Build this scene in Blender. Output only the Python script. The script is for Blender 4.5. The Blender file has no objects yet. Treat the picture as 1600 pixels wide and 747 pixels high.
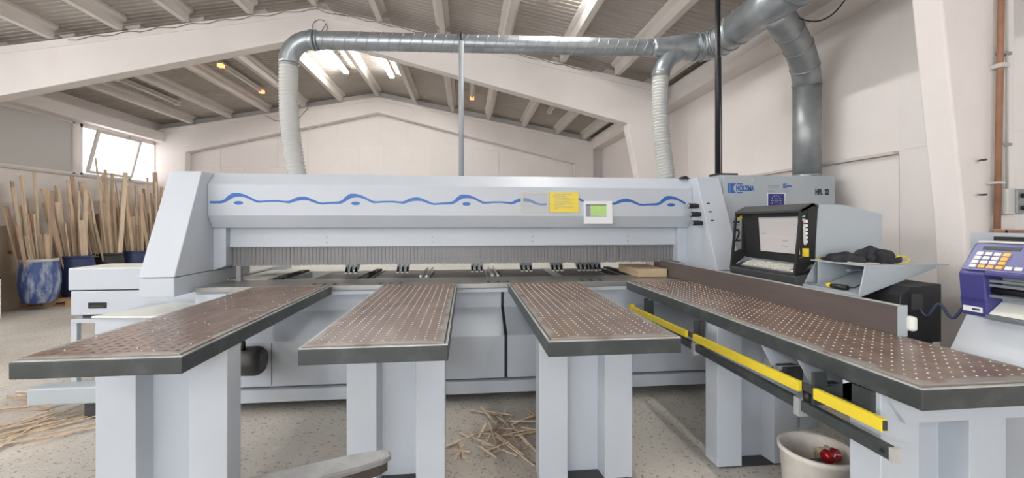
import bpy, bmesh, math, random
from mathutils import Vector, Matrix
R = random.Random(7)
C = bpy.context.scene.collection
PI = math.pi

# ------------------------------------------------------------------ camera
YAW = math.radians(6.15)
CAMZ = 1.5
cd = bpy.data.cameras.new('camera'); cam = bpy.data.objects.new('camera', cd); C.objects.link(cam)
cam.location = (0, 0, CAMZ); cam.rotation_euler = (PI/2, 0, -YAW)
cd.sensor_fit = 'HORIZONTAL'; cd.sensor_width = 36; cd.lens = 36*668/1600
cd.shift_y = (348-373.5)/1600; cd.clip_start = 0.02
bpy.context.scene.camera = cam

# ------------------------------------------------------------------ sky, lights, exposure
w = bpy.data.worlds.new('sky'); bpy.context.scene.world = w; w.use_nodes = True
bg = w.node_tree.nodes['Background']; bg.inputs[0].default_value = (0.93, 0.96, 1, 1); bg.inputs[1].default_value = 2.2
vs = bpy.context.scene.view_settings
vs.view_transform = 'Standard'; vs.look = 'None'; vs.gamma = 1; vs.use_curve_mapping = False
vs.exposure = 0.68
def area(name, loc, rot, sx, sy, power, col=(1, 1, 1)):
    l = bpy.data.lights.new(name, 'AREA'); l.shape = 'RECTANGLE'; l.size = sx; l.size_y = sy; l.energy = power; l.color = col
    o = bpy.data.objects.new(name, l); o.location = loc; o.rotation_euler = rot; C.objects.link(o); return o
area('rear_fill', (-2.0, -6.6, 2.0), (PI/2, 0, 0), 5.5, 3.4, 105, (0.93, 0.96, 1))  # added fill light at the unseen back opening, brightens the saw from the front
area('window_daylight', (-7.9, 0.2, 3.05), (0, -PI/2+0.02, 0), 1.0, 11, 205, (0.96, 0.98, 1))

# ------------------------------------------------------------------ materials
def mat(name, col, rough=0.5, metal=0.0, var=0.06, scale=3.0, bump=0.0, bscale=40.0, dirt=None, dirt_amt=0.0, dirt_scale=2.0,
        stretch=(1, 1, 1), coat=0.0, spec=0.5):
    m = bpy.data.materials.new(name); m.use_nodes = True
    nt = m.node_tree; N = nt.nodes; L = nt.links; b = N['Principled BSDF']
    b.inputs['Roughness'].default_value = rough; b.inputs['Metallic'].default_value = metal
    b.inputs['Coat Weight'].default_value = coat; b.inputs['Coat Roughness'].default_value = 0.15
    b.inputs['Specular IOR Level'].default_value = spec
    tc = N.new('ShaderNodeTexCoord'); mp = N.new('ShaderNodeMapping'); mp.inputs['Scale'].default_value = stretch
    L.new(tc.outputs['Object'], mp.inputs[0])
    n = N.new('ShaderNodeTexNoise'); n.inputs['Scale'].default_value = scale; n.inputs['Detail'].default_value = 5
    L.new(mp.outputs[0], n.inputs['Vector'])
    mr = N.new('ShaderNodeMapRange'); mr.inputs[1].default_value = 0.3; mr.inputs[2].default_value = 0.7
    mr.inputs[3].default_value = 1-var; mr.inputs[4].default_value = 1+var
    L.new(n.outputs[0], mr.inputs[0])
    mx = N.new('ShaderNodeMix'); mx.data_type = 'RGBA'; mx.blend_type = 'MULTIPLY'; mx.inputs[0].default_value = 1
    mx.inputs[6].default_value = (*col, 1); L.new(mr.outputs[0], mx.inputs[7])
    out = mx.outputs[2]
    if dirt:
        n2 = N.new('ShaderNodeTexNoise'); n2.inputs['Scale'].default_value = dirt_scale; n2.inputs['Detail'].default_value = 8
        n2.inputs['Roughness'].default_value = 0.65
        L.new(mp.outputs[0], n2.inputs['Vector'])
        m2 = N.new('ShaderNodeMapRange'); m2.inputs[1].default_value = 0.48; m2.inputs[2].default_value = 0.72
        m2.inputs[3].default_value = 0; m2.inputs[4].default_value = dirt_amt
        L.new(n2.outputs[0], m2.inputs[0])
        mx2 = N.new('ShaderNodeMix'); mx2.data_type = 'RGBA'; L.new(m2.outputs[0], mx2.inputs[0])
        L.new(out, mx2.inputs[6]); mx2.inputs[7].default_value = (*dirt, 1); out = mx2.outputs[2]
    L.new(out, b.inputs['Base Color'])
    if bump:
        n3 = N.new('ShaderNodeTexNoise'); n3.inputs['Scale'].default_value = bscale; n3.inputs['Detail'].default_value = 4
        L.new(mp.outputs[0], n3.inputs['Vector'])
        bp = N.new('ShaderNodeBump'); bp.inputs['Strength'].default_value = bump; bp.inputs['Distance'].default_value = 0.01
        L.new(n3.outputs[0], bp.inputs['Height']); L.new(bp.outputs[0], b.inputs['Normal'])
    return m
def emit(name, col, s):
    m = bpy.data.materials.new(name); m.use_nodes = True; b = m.node_tree.nodes['Principled BSDF']
    b.inputs['Base Color'].default_value = (*col, 1); b.inputs['Emission Color'].default_value = (*col, 1); b.inputs['Emission Strength'].default_value = s
    return m
def film(name, col, clear, rough=0.1):
    m = bpy.data.materials.new(name); m.use_nodes = True; nt = m.node_tree; b = nt.nodes['Principled BSDF']
    b.inputs['Base Color'].default_value = (*col, 1); b.inputs['Roughness'].default_value = rough
    t = nt.nodes.new('ShaderNodeBsdfTransparent'); mx = nt.nodes.new('ShaderNodeMixShader'); mx.inputs[0].default_value = clear
    nt.links.new(b.outputs[0], mx.inputs[1]); nt.links.new(t.outputs[0], mx.inputs[2])
    nt.links.new(mx.outputs[0], nt.nodes['Material Output'].inputs[0]); return m
def frosted(name):
    m = bpy.data.materials.new(name); m.use_nodes = True; nt = m.node_tree
    t = nt.nodes.new('ShaderNodeBsdfTransparent'); t.inputs[0].default_value = (1, 0.96, 0.94, 1)
    tr = nt.nodes.new('ShaderNodeBsdfTranslucent'); tr.inputs[0].default_value = (0.95, 0.92, 0.9, 1)
    mx = nt.nodes.new('ShaderNodeMixShader'); mx.inputs[0].default_value = 0.45
    nt.links.new(t.outputs[0], mx.inputs[1]); nt.links.new(tr.outputs[0], mx.inputs[2])
    nt.links.new(mx.outputs[0], nt.nodes['Material Output'].inputs[0]); return m
def floor_mat():
    m = mat('concrete_floor', (0.53, 0.505, 0.455), 0.75, var=0.16, scale=0.9, bump=0.25, bscale=60, dirt=(0.34, 0.25, 0.17), dirt_amt=0.5, dirt_scale=0.7)
    nt = m.node_tree; N = nt.nodes; L = nt.links; b = N['Principled BSDF']; src = b.inputs['Base Color'].links[0].from_socket
    tc = N.new('ShaderNodeTexCoord')
    for sc, lo, hi, amt, col in ((38, 0.60, 0.66, 0.65, (0.13, 0.11, 0.09)), (150, 0.60, 0.68, 0.5, (0.16, 0.13, 0.10)), (9, 0.62, 0.74, 0.35, (0.72, 0.69, 0.62))):
        n = N.new('ShaderNodeTexNoise'); n.inputs['Scale'].default_value = sc; n.inputs['Detail'].default_value = 3; L.new(tc.outputs['Object'], n.inputs['Vector'])
        mr = N.new('ShaderNodeMapRange'); mr.inputs[1].default_value = lo; mr.inputs[2].default_value = hi; mr.inputs[4].default_value = amt
        L.new(n.outputs[0], mr.inputs[0])
        mx = N.new('ShaderNodeMix'); mx.data_type = 'RGBA'; L.new(mr.outputs[0], mx.inputs[0]); L.new(src, mx.inputs[6]); mx.inputs[7].default_value = (*col, 1)
        src = mx.outputs[2]
    L.new(src, b.inputs['Base Color']); return m

M = dict(
    wall=mat('white_plaster', (0.82, 0.775, 0.75), 0.85, var=0.035, scale=0.8, bump=0.12, bscale=25, dirt=(0.62, 0.55, 0.48), dirt_amt=0.16, dirt_scale=1.1),
    frame=mat('painted_concrete', (0.77, 0.725, 0.70), 0.8, var=0.03, scale=1.5, bump=0.15, bscale=30, dirt=(0.6, 0.52, 0.45), dirt_amt=0.15, dirt_scale=2.2),
    deck=mat('weathered_ceiling_sheet', (0.42, 0.385, 0.35), 0.8, var=0.08, scale=1.2, dirt=(0.36, 0.32, 0.28), dirt_amt=0.35, dirt_scale=0.8, stretch=(1, 2, 1)),
    purlin=mat('purlin_paint', (0.64, 0.60, 0.56), 0.75, var=0.05, scale=2, dirt=(0.5, 0.44, 0.38), dirt_amt=0.3, dirt_scale=1.2),
    board=mat('white_wall_board', (0.80, 0.76, 0.735), 0.8, var=0.03, scale=1, dirt=(0.66, 0.58, 0.5), dirt_amt=0.15, dirt_scale=1.3),
    gap=mat('dark_joint', (0.16, 0.13, 0.11), 0.9),
    floor=floor_mat(),
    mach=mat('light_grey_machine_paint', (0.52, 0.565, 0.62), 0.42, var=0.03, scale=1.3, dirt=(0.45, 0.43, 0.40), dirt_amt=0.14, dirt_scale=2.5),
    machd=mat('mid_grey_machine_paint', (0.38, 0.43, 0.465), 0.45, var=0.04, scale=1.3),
    cab=mat('grey_cabinet_paint', (0.42, 0.47, 0.505), 0.4, var=0.02, scale=1),
    white=mat('white_lid_paint', (0.80, 0.80, 0.74), 0.5, var=0.03, scale=2, dirt=(0.6, 0.57, 0.48), dirt_amt=0.2, dirt_scale=3),
    ped=mat('pedestal_paint', (0.50, 0.545, 0.60), 0.38, var=0.03, scale=1.5, dirt=(0.40, 0.40, 0.38), dirt_amt=0.2, dirt_scale=3),
    rim=mat('dark_grey_rim_paint', (0.04, 0.047, 0.048), 0.42, var=0.15, scale=6, dirt=(0.16, 0.17, 0.17), dirt_amt=0.3, dirt_scale=9),
    worn=mat('worn_bare_edge', (0.55, 0.55, 0.53), 0.4, 0.3, var=0.3, scale=14, dirt=(0.13, 0.13, 0.12), dirt_amt=0.8, dirt_scale=7),
    ply=mat('brown_phenolic_plywood', (0.195, 0.128, 0.096), 0.27, var=0.18, scale=3, bump=0.06, bscale=120, dirt=(0.32, 0.225, 0.17), dirt_amt=0.5, dirt_scale=3.5, stretch=(2.5, 0.8, 1)),
    dot=mat('white_ball', (0.88, 0.86, 0.82), 0.25),
    slot=mat('dark_hole', (0.05, 0.035, 0.03), 0.6),
    steel=mat('machined_steel', (0.36, 0.36, 0.35), 0.35, 0.7, var=0.12, scale=5, stretch=(0.4, 6, 1)),
    dark=mat('dark_metal', (0.06, 0.06, 0.062), 0.45, 0.3),
    post=mat('grey_post_paint', (0.33, 0.355, 0.37), 0.45),
    black=mat('black_plastic', (0.013, 0.013, 0.015), 0.45, var=0.08),
    graph=mat('graphite_apron', (0.06, 0.066, 0.068), 0.5, var=0.1),
    galv=mat('galvanised_sheet', (0.36, 0.395, 0.415), 0.33, 0.7, var=0.16, scale=9),
    galvd=mat('dull_galvanised_sheet', (0.30, 0.32, 0.33), 0.42, 0.6, var=0.12, scale=7),
    hose=mat('grey_flexible_hose', (0.47, 0.475, 0.455), 0.5, var=0.04),
    blue=mat('blue_print', (0.03, 0.13, 0.44), 0.4, var=0.03),
    stand=mat('cool_white_stand_paint', (0.66, 0.70, 0.745), 0.4, var=0.02),
    navy=mat('navy_print', (0.03, 0.03, 0.20), 0.35),
    inkblk=mat('black_print', (0.03, 0.03, 0.035), 0.5),
    inkgrey=mat('grey_print', (0.30, 0.32, 0.36), 0.5),
    yellow=mat('yellow_paper', (0.86, 0.68, 0.09), 0.25, var=0.02),
    yel2=mat('yellow_rail_paint', (0.78, 0.61, 0.035), 0.35, var=0.03),
    paper=mat('white_paper', (0.80, 0.82, 0.84), 0.35, var=0.02),
    green=mat('light_green_print', (0.45, 0.72, 0.22), 0.5),
    film=film('clear_plastic_pocket', (0.75, 0.77, 0.8), 0.75),
    strip=film('smoky_strip_curtain', (0.27, 0.265, 0.27), 0.24, 0.3),
    wood=[mat('sawn_wood', c, 0.7, var=0.18, scale=4, stretch=(6, 6, 0.6)) for c in
          [(0.66, 0.52, 0.37), (0.58, 0.44, 0.31), (0.72, 0.60, 0.45), (0.46, 0.33, 0.24), (0.62, 0.49, 0.37)]],
    ply2=mat('raw_plywood_board', (0.62, 0.47, 0.30), 0.65, var=0.1, scale=3, stretch=(1, 1, 14)),
    brown=mat('brown_hardboard', (0.56, 0.47, 0.35), 0.75, var=0.06, scale=2),
    pallet=mat('pallet_wood', (0.48, 0.31, 0.17), 0.75, var=0.15, scale=4),
    barrel=mat('blue_barrel_with_white_drips', (0.045, 0.09, 0.27), 0.5, var=0.2, scale=3, dirt=(0.62, 0.66, 0.72), dirt_amt=1.0, dirt_scale=5, stretch=(1.6, 1.6, 0.45)),
    barrel2=mat('dark_blue_barrel', (0.03, 0.05, 0.14), 0.45, var=0.1),
    barrel3=mat('black_barrel', (0.02, 0.02, 0.024), 0.45, var=0.1),
    copper=mat('rusty_brown_pipe', (0.30, 0.15, 0.09), 0.6, var=0.25, scale=8),
    wire=mat('dusty_brown_wire', (0.20, 0.155, 0.13), 0.7),
    conduit=mat('grey_conduit', (0.55, 0.55, 0.52), 0.5),
    fence=mat('brown_grey_fence_face', (0.115, 0.094, 0.086), 0.4, var=0.1, scale=4, stretch=(1, 0.5, 4)),
    alu=mat('brushed_aluminium', (0.60, 0.61, 0.62), 0.42, 0.6, var=0.14, scale=6, stretch=(1, 10, 1), dirt=(0.3, 0.3, 0.3), dirt_amt=0.3, dirt_scale=5),
    alud=mat('worn_grey_aluminium', (0.24, 0.245, 0.25), 0.4, 0.5, var=0.2, scale=9, dirt=(0.42, 0.42, 0.42), dirt_amt=0.5, dirt_scale=14),
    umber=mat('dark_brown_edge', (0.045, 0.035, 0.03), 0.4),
    purple=mat('violet_blue_plastic', (0.055, 0.055, 0.215), 0.38, var=0.05),
    purple2=mat('lighter_violet_panel', (0.09, 0.10, 0.30), 0.35, var=0.05),
    key=mat('white_key', (0.82, 0.82, 0.80), 0.4, var=0.02), orange=mat('orange_key', (0.85, 0.48, 0.10), 0.4, var=0.02),
    red=mat('red_plastic', (0.65, 0.03, 0.03), 0.35), redcan=mat('red_can_paint', (0.50, 0.02, 0.03), 0.25, 0.4, var=0.1),
    beige=mat('beige_keyboard_key', (0.68, 0.67, 0.58), 0.5, var=0.02),
    pail=mat('dusty_white_pail', (0.74, 0.71, 0.66), 0.5, var=0.05, scale=4, dirt=(0.45, 0.37, 0.28), dirt_amt=0.5, dirt_scale=7),
    cloth=mat('black_glove_fabric', (0.025, 0.025, 0.03), 0.9, var=0.3, scale=30, bump=0.3, bscale=200),
    screen=None, lamp=emit('lit_tube', (1, 0.98, 0.955), 62.0), glow=emit('failing_tube_end', (1, 0.33, 0.12), 1.6),
    tube=mat('unlit_tube', (0.72, 0.68, 0.63), 0.4), frost=frosted('frosted_pane'),
    greyboard=mat('grey_window_board', (0.55, 0.545, 0.535), 0.7, var=0.03, scale=0.8),
    slate=mat('worn_blue_grey_paint', (0.20, 0.23, 0.28), 0.5, var=0.15, scale=6, dirt=(0.55, 0.53, 0.48), dirt_amt=0.5, dirt_scale=8),
    cable=mat('dark_blue_cable', (0.03, 0.04, 0.10), 0.4),
)
def wear(m):      # pale bare wear along the borders of a table top
    nt = m.node_tree; N = nt.nodes; L = nt.links; b = N['Principled BSDF']; src = b.inputs['Base Color'].links[0].from_socket
    tc = N.new('ShaderNodeTexCoord'); sp = N.new('ShaderNodeSeparateXYZ'); L.new(tc.outputs['Generated'], sp.inputs[0])
    def op(o, a, bb):
        n = N.new('ShaderNodeMath'); n.operation = o
        for i, v in enumerate((a, bb)):
            if isinstance(v, (int, float)): n.inputs[i].default_value = v
            else: L.new(v, n.inputs[i])
        return n.outputs[0]
    def edge(o, k): return op('MULTIPLY', op('SUBTRACT', 0.5, op('ABSOLUTE', op('SUBTRACT', o, 0.5), 0)), k)
    d = op('MINIMUM', edge(sp.outputs[0], 0.65), edge(sp.outputs[1], 1.9))
    n = N.new('ShaderNodeTexNoise'); n.inputs['Scale'].default_value = 7; n.inputs['Detail'].default_value = 6; L.new(tc.outputs['Object'], n.inputs['Vector'])
    f = op('ADD', d, op('MULTIPLY', op('SUBTRACT', n.outputs[0], 0.5), 0.16))
    mr = N.new('ShaderNodeMapRange'); mr.inputs[1].default_value = 0.012; mr.inputs[2].default_value = 0.035; mr.inputs[3].default_value = 0.8; mr.inputs[4].default_value = 0; L.new(f, mr.inputs[0])
    mx = N.new('ShaderNodeMix'); mx.data_type = 'RGBA'; L.new(mr.outputs[0], mx.inputs[0]); L.new(src, mx.inputs[6]); mx.inputs[7].default_value = (0.30, 0.29, 0.265, 1)
    L.new(mx.outputs[2], b.inputs['Base Color'])
wear(M['ply'])
M['screen'] = emit('lit_screen', (0.42, 0.40, 0.395), 0.2)

# ------------------------------------------------------------------ mesh helpers
class MB:
    def __init__(s): s.b = bmesh.new()
    def poly_prism(s, pts, axis, a0, a1):           # pts: 2D polygon; axis: extruded axis 'x','y','z'
        def P(u, v, a): return {'x': (a, u, v), 'y': (u, a, v), 'z': (u, v, a)}[axis]
        lo = [s.b.verts.new(P(u, v, a0)) for u, v in pts]; hi = [s.b.verts.new(P(u, v, a1)) for u, v in pts]
        s.b.faces.new(lo[::-1]); s.b.faces.new(hi); n = len(pts)
        for i in range(n): s.b.faces.new((lo[i], lo[(i+1) % n], hi[(i+1) % n], hi[i]))
        return s
    def box(s, x0, x1, y0, y1, z0, z1): return s.poly_prism([(x0, y0), (x1, y0), (x1, y1), (x0, y1)], 'z', z0, z1)
    def tube(s, pts, r, n=12, cap=True):             # r: number or list
        pts = [Vector(p) for p in pts]; rs = r if isinstance(r, (list, tuple)) else [r]*len(pts)
        rings = []; up = None
        for i, p in enumerate(pts):
            t = (pts[min(i+1, len(pts)-1)]-pts[max(i-1, 0)]).normalized()
            if up is None: up = t.orthogonal().normalized()
            up = (up-t*up.dot(t)).normalized(); sd = t.cross(up)
            rings.append([s.b.verts.new(p+rs[i]*(math.cos(2*PI*k/n)*up+math.sin(2*PI*k/n)*sd)) for k in range(n)])
        for a, b in zip(rings, rings[1:]):
            for k in range(n):
                f = s.b.faces.new((a[k], a[(k+1) % n], b[(k+1) % n], b[k])); f.smooth = True
        if cap: s.b.faces.new(rings[0][::-1]); s.b.faces.new(rings[-1])
        return s
    def lathe(s, prof, cx, cy, n=28):                # prof: (radius, z)
        rings = [[s.b.verts.new((cx+r*math.cos(2*PI*k/n), cy+r*math.sin(2*PI*k/n), z)) for k in range(n)] for r, z in prof]
        for a, b in zip(rings, rings[1:]):
            for k in range(n):
                f = s.b.faces.new((a[k], a[(k+1) % n], b[(k+1) % n], b[k])); f.smooth = True
        s.b.faces.new(rings[0][::-1]); s.b.faces.new(rings[-1]); return s
    def quad(s, *p): s.b.faces.new([s.b.verts.new(q) for q in p]); return s
    def obox(s, c, ax, half):                        # oriented box, ax = three unit axes
        c = Vector(c); v = []
        for i in (-1, 1):
            for j in (-1, 1):
                for k in (-1, 1): v.append(s.b.verts.new(c+ax[0]*half[0]*i+ax[1]*half[1]*j+ax[2]*half[2]*k))
        for q in ((0, 1, 3, 2), (4, 6, 7, 5), (0, 4, 5, 1), (2, 3, 7, 6), (0, 2, 6, 4), (1, 5, 7, 3)): s.b.faces.new([v[i] for i in q])
        return s
    def stick(s, p0, p1, w_, t, spread=PI):
        p0 = Vector(p0); p1 = Vector(p1); d = (p1-p0); l = d.length; d.normalize(); a = d.orthogonal().normalized()
        a = (Vector((0, 1, 0)) if spread < 1 else a); a = (a-d*a.dot(d)).normalized()
        a = Matrix.Rotation(R.uniform(-spread, spread), 3, d) @ a
        return s.obox((p0+p1)/2, (a, d.cross(a), d), (w_/2, t/2, l/2))
def worldpos(o):
    v = Vector((0, 0, 0))
    while o: v += o.location; o = o.parent
    return v
def part(name, mb, m, parent=None, bevel=0.0, kind=None, label=None, keep=False):
    """link a builder as one mesh; vertices are given in world space and moved to the parent's frame (keep=True: already local)"""
    bmesh.ops.recalc_face_normals(mb.b, faces=mb.b.faces)
    me = bpy.data.meshes.new(name)
    off = worldpos(parent) if (parent and not keep) else Vector((0, 0, 0))
    org = Vector((0, 0, 0))
    if not keep and not parent or (parent and not keep):
        vs_ = [v.co for v in mb.b.verts]
        lo = Vector([min(v[i] for v in vs_) for i in range(3)]); hi = Vector([max(v[i] for v in vs_) for i in range(3)])
        org = Vector(((lo.x+hi.x)/2, (lo.y+hi.y)/2, lo.z))
    bmesh.ops.translate(mb.b, verts=mb.b.verts, vec=-org)
    mb.b.to_mesh(me); mb.b.free(); me.materials.append(m)
    o = bpy.data.objects.new(name, me); C.objects.link(o)
    o.location = org-off if not keep else (0, 0, 0)
    if parent: o.parent = parent
    if bevel:
        bv = o.modifiers.new('bevel', 'BEVEL'); bv.width = bevel; bv.segments = 2; bv.limit_method = 'ANGLE'; bv.angle_limit = math.radians(35)
    if kind: o['kind'] = kind
    if label: o['label'] = label
    return o
def thing(name, label, cat, loc=(0, 0, 0), group=None):
    o = bpy.data.objects.new(name, None); o.empty_display_size = 0.1; C.objects.link(o); o.location = loc
    o['label'] = label; o['category'] = cat
    if group: o['group'] = group
    return o
def tag(o, label, cat, group=None):
    o['label'] = label; o['category'] = cat
    if group: o['group'] = group
    return o
def structure(name, loc=(0, 0, 0), label=None):
    o = bpy.data.objects.new(name, None); C.objects.link(o); o.location = loc; o['kind'] = 'structure'
    if label: o['label'] = label
    return o
def text(name, body, size, loc, rot, m, parent, sx=1.0, bold=0.0, thick=0.0015):
    cu = bpy.data.curves.new(name, 'FONT'); cu.body = body; cu.size = size; cu.extrude = thick; cu.offset = bold
    tmp = bpy.data.objects.new(name+'_tmp', cu); C.objects.link(tmp)
    me = bpy.data.meshes.new_from_object(tmp.evaluated_get(bpy.context.evaluated_depsgraph_get()))
    bpy.data.objects.remove(tmp); me.materials.clear(); me.materials.append(m); me.name = name
    o = bpy.data.objects.new(name, me); C.objects.link(o); o.parent = parent
    o.location = Vector(loc)-worldpos(parent); o.rotation_euler = rot; o.scale = (sx, 1, 1)
    return o
FRONT = (PI/2, 0, 0)          # lettering that faces -Y

# ------------------------------------------------------------------ hall
XL, XR, YF, YB = -8.1, 4.0, 12.4, -7.0
RX, RZ, SL = -2.42, 4.97, 0.184          # ridge, top of the frames
def ftop(x): return RZ-SL*abs(x-RX)
fl = part('floor', MB().box(XL-0.3, XR+0.3, YB-0.3, YF+0.3, -0.1, 0), M['floor']); fl['kind'] = 'structure'
wl = structure('wall_left', (XL, 3, 0))
part('lower_wall', MB().box(XL-0.25, XL, YB, YF, 0, 2.50), M['wall'], wl)
part('upper_wall', MB().box(XL-0.25, XL, YB, YF, 3.60, 4.6), M['wall'], wl)
part('ring_beam', MB().box(XL, XL+0.22, YB, YF, 3.62, 3.86), M['frame'], wl, 0.01)
part('sill', MB().box(XL-0.02, XL+0.035, 4.6, YF, 2.475, 2.515), M['purlin'], wl)
for y0, y1 in ((9.84, 9.96), (12.2, YF), (4.5, 5.0)): part('pier', MB().box(XL-0.2, XL, y0, y1, 2.5, 3.6), M['wall'], wl)
wd = structure('window_1', (XL, 7.4, 2.5))
part('board_panel', MB().box(XL-0.06, XL-0.03, 5.05, 9.80, 2.54, 3.57), M['greyboard'], wd)
for y0, y1, z0, z1 in ((5.0, 9.84, 2.515, 2.55), (5.0, 9.84, 3.56, 3.6), (5.0, 5.05, 2.515, 3.6), (9.79, 9.84, 2.515, 3.6)):
    part('window_frame', MB().box(XL-0.07, XL+0.0, y0, y1, z0, z1), M['frame'], wd)
wd = structure('window_2', (XL, 11, 2.5))
for y0, y1, z0, z1 in ((9.96, 12.2, 2.515, 2.56), (9.96, 12.2, 3.53, 3.6), (9.96, 10.02, 2.515, 3.6), (12.12, 12.2, 2.515, 3.6), (11.26, 11.32, 2.515, 3.6)):
    part('window_frame', MB().box(XL-0.08, XL+0.0, y0, y1, z0, z1), M['frame'], wd)
part('pane', MB().box(XL-0.045, XL-0.04, 11.32, 12.12, 2.56, 3.53), M['frost'], wd)
tl = math.radians(14)      # the sash tilts into the hall about its sill
def sash(y0, y1, a0, a1, t0, t1):
    m_ = MB(); d = Vector((math.sin(tl), 0, math.cos(tl))); n_ = Vector((math.cos(tl), 0, -math.sin(tl))); yy = Vector((0, 1, 0))
    b0 = Vector((XL+0.02, 0, 2.57))
    return m_.obox(b0+d*(a0+a1)/2+n_*(t0+t1)/2+yy*(y0+y1)/2, (yy, d, n_), ((y1-y0)/2, (a1-a0)/2, (t1-t0)/2))
for a in ((10.04, 11.28, 0, 0.06), (10.04, 11.28, 0.90, 0.96), (10.04, 10.10, 0.06, 0.9), (11.22, 11.28, 0.06, 0.9)):
    part('sash_frame', sash(*a, 0, 0.045), M['frame'], wd)
part('pane', sash(10.10, 11.22, 0.06, 0.9, 0.02, 0.025), M['frost'], wd)
wd = structure('window_3', (XL, 0, 2.5))
for k in range(7):
    part('window_frame', MB().box(XL-0.08, XL, -7+k*1.9, -6.94+k*1.9, 2.5, 3.6), M['frame'], wd)
part('pane', MB().box(XL-0.045, XL-0.04, -7, 4.5, 2.5, 3.6), M['frost'], wd)

wr = structure('wall_right', (XR, 3, 0))
part('wall_slab', MB().box(XR, XR+0.25, YB, YF, 0, 4.4), M['wall'], wr)
part('wall_panel', MB().box(XR-0.008, XR-0.001, 3.56, 6.98, 0, 2.13), M['board'], wr)
part('wall_panel', MB().box(XR-0.006, XR-0.001, 2.6, 3.55, 0, 2.16), M['board'], wr, 0.003)
part('wall_panel', MB().box(XR-0.006, XR-0.001, 2.6, 3.555, 2.17, 3.6), M['board'], wr, 0.003)
part('ledge', MB().box(XR-0.06, XR-0.003, 3.56, 6.98, 2.135, 2.165), M['purlin'], wr, 0.004)
part('ring_beam', MB().poly_prism([(XR-0.36, 3.95), (XR-0.36, 3.72), (XR-0.30, 3.66), (XR, 3.66), (XR, 3.95)], 'y', 2.6, YF), M['frame'], wr)

wf = structure('wall_far', (RX, YF, 0))
part('wall_slab', MB().poly_prism([(XL, 0), (XR, 0), (XR, 4.3), (RX, 5.4), (XL, 4.3)], 'y', YF, YF+0.25), M['board'], wf)
Yp = YF-0.03
def fz(x): return ftop(x)-0.42-0.055*abs(x-RX)
def panel(x0, x1, z0, z1=None, dy=0.0):
    g = 0.005
    zz = [fz(x0)-0.02, fz(x1)-0.02] if z1 is None else [z1-g, z1-g]
    pts = [(x0+g, z0+g), (x1-g, z0+g), (x1-g, zz[1])]
    if z1 is None and x0 < RX < x1: pts.append((RX, fz(RX)-0.02))
    pts.append((x0+g, zz[0]))
    part('wall_panel', MB().poly_prism(pts, 'y', YF-0.012-dy, YF), M['board'], wf)
panel(-7.3, -6.62, 0, 3.0); panel(-6.62, -5.15, 3.0); panel(-7.3, -6.62, 3.0)
panel(-6.62, -6.0, 0, 3.0); panel(-6.0, -4.72, 0, 3.0); panel(-5.15, -4.35, 3.0)
panel(-4.72, -4.35, 0, 2.75); panel(-4.72, -4.35, 2.75, 3.0)
panel(-4.35, -2.98, 0, 3.62, 0.012); panel(-4.35, -3.6, 3.62); panel(-3.6, RX, 3.68); panel(-3.6, -2.98, 3.62, 3.68)
panel(-2.98, -2.3, 0, 3.68); panel(RX, -1.65, 4.05); panel(RX, -1.65, 3.68, 4.05)
panel(-2.3, -0.98, 0, 3.68, 0.014); panel(-1.65, -0.95, 3.68); panel(-0.95, 0.95, 3.60); panel(-0.98, 0.95, 0, 3.60, 0.008)
panel(0.95, 3.1, 0)
wbk = structure('wall_back', (RX, YB, 0))
for x0, x1, z0, z1 in ((XL, -5.0, 0, 4.6), (1.0, XR, 0, 4.6), (-5.0, 1.0, 3.8, 5.3)):
    part('wall_slab', MB().box(x0, x1, YB-0.25, YB, z0, z1), M['wall'], wbk)

# ceiling: corrugated sheets on purlins
ce = structure('ceiling', (RX, 3, 4.9))
PH = 0.21
def sheet(sgn, d0, d1):
    m_ = MB(); pit = 0.1; n_ = 10; rows = []
    ca = math.atan(SL)
    for k in range(n_):
        for f, h in ((0, 0), (0.38, 0), (0.46, 0.010), (0.92, 0.010)): rows.append((k*pit+f*pit, h))
    rows.append((n_*pit, 0))
    lo = [m_.b.verts.new((sgn*d0, y, -SL*d0+h)) for y, h in rows]; hi = [m_.b.verts.new((sgn*d1, y, -SL*d1+h)) for y, h in rows]
    for i in range(len(rows)-1): m_.b.faces.new((lo[i], lo[i+1], hi[i+1], hi[i]))
    return m_
for sgn, far in ((-1, 5.8), (1, 6.5)):
    for d0, d1, dz in ((0, 3.15, 0), (3.1, far, -0.012)):
        proto = part('roof_sheet', sheet(sgn, d0, d1), M['deck'], None, keep=True)
        for k in range(20):
            o = proto if k == 0 else proto.copy()
            if k: C.objects.link(o)
            o.parent = ce; o.location = Vector((RX, YB+k*1.0-0.1, RZ+PH+dz))-ce.location
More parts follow.
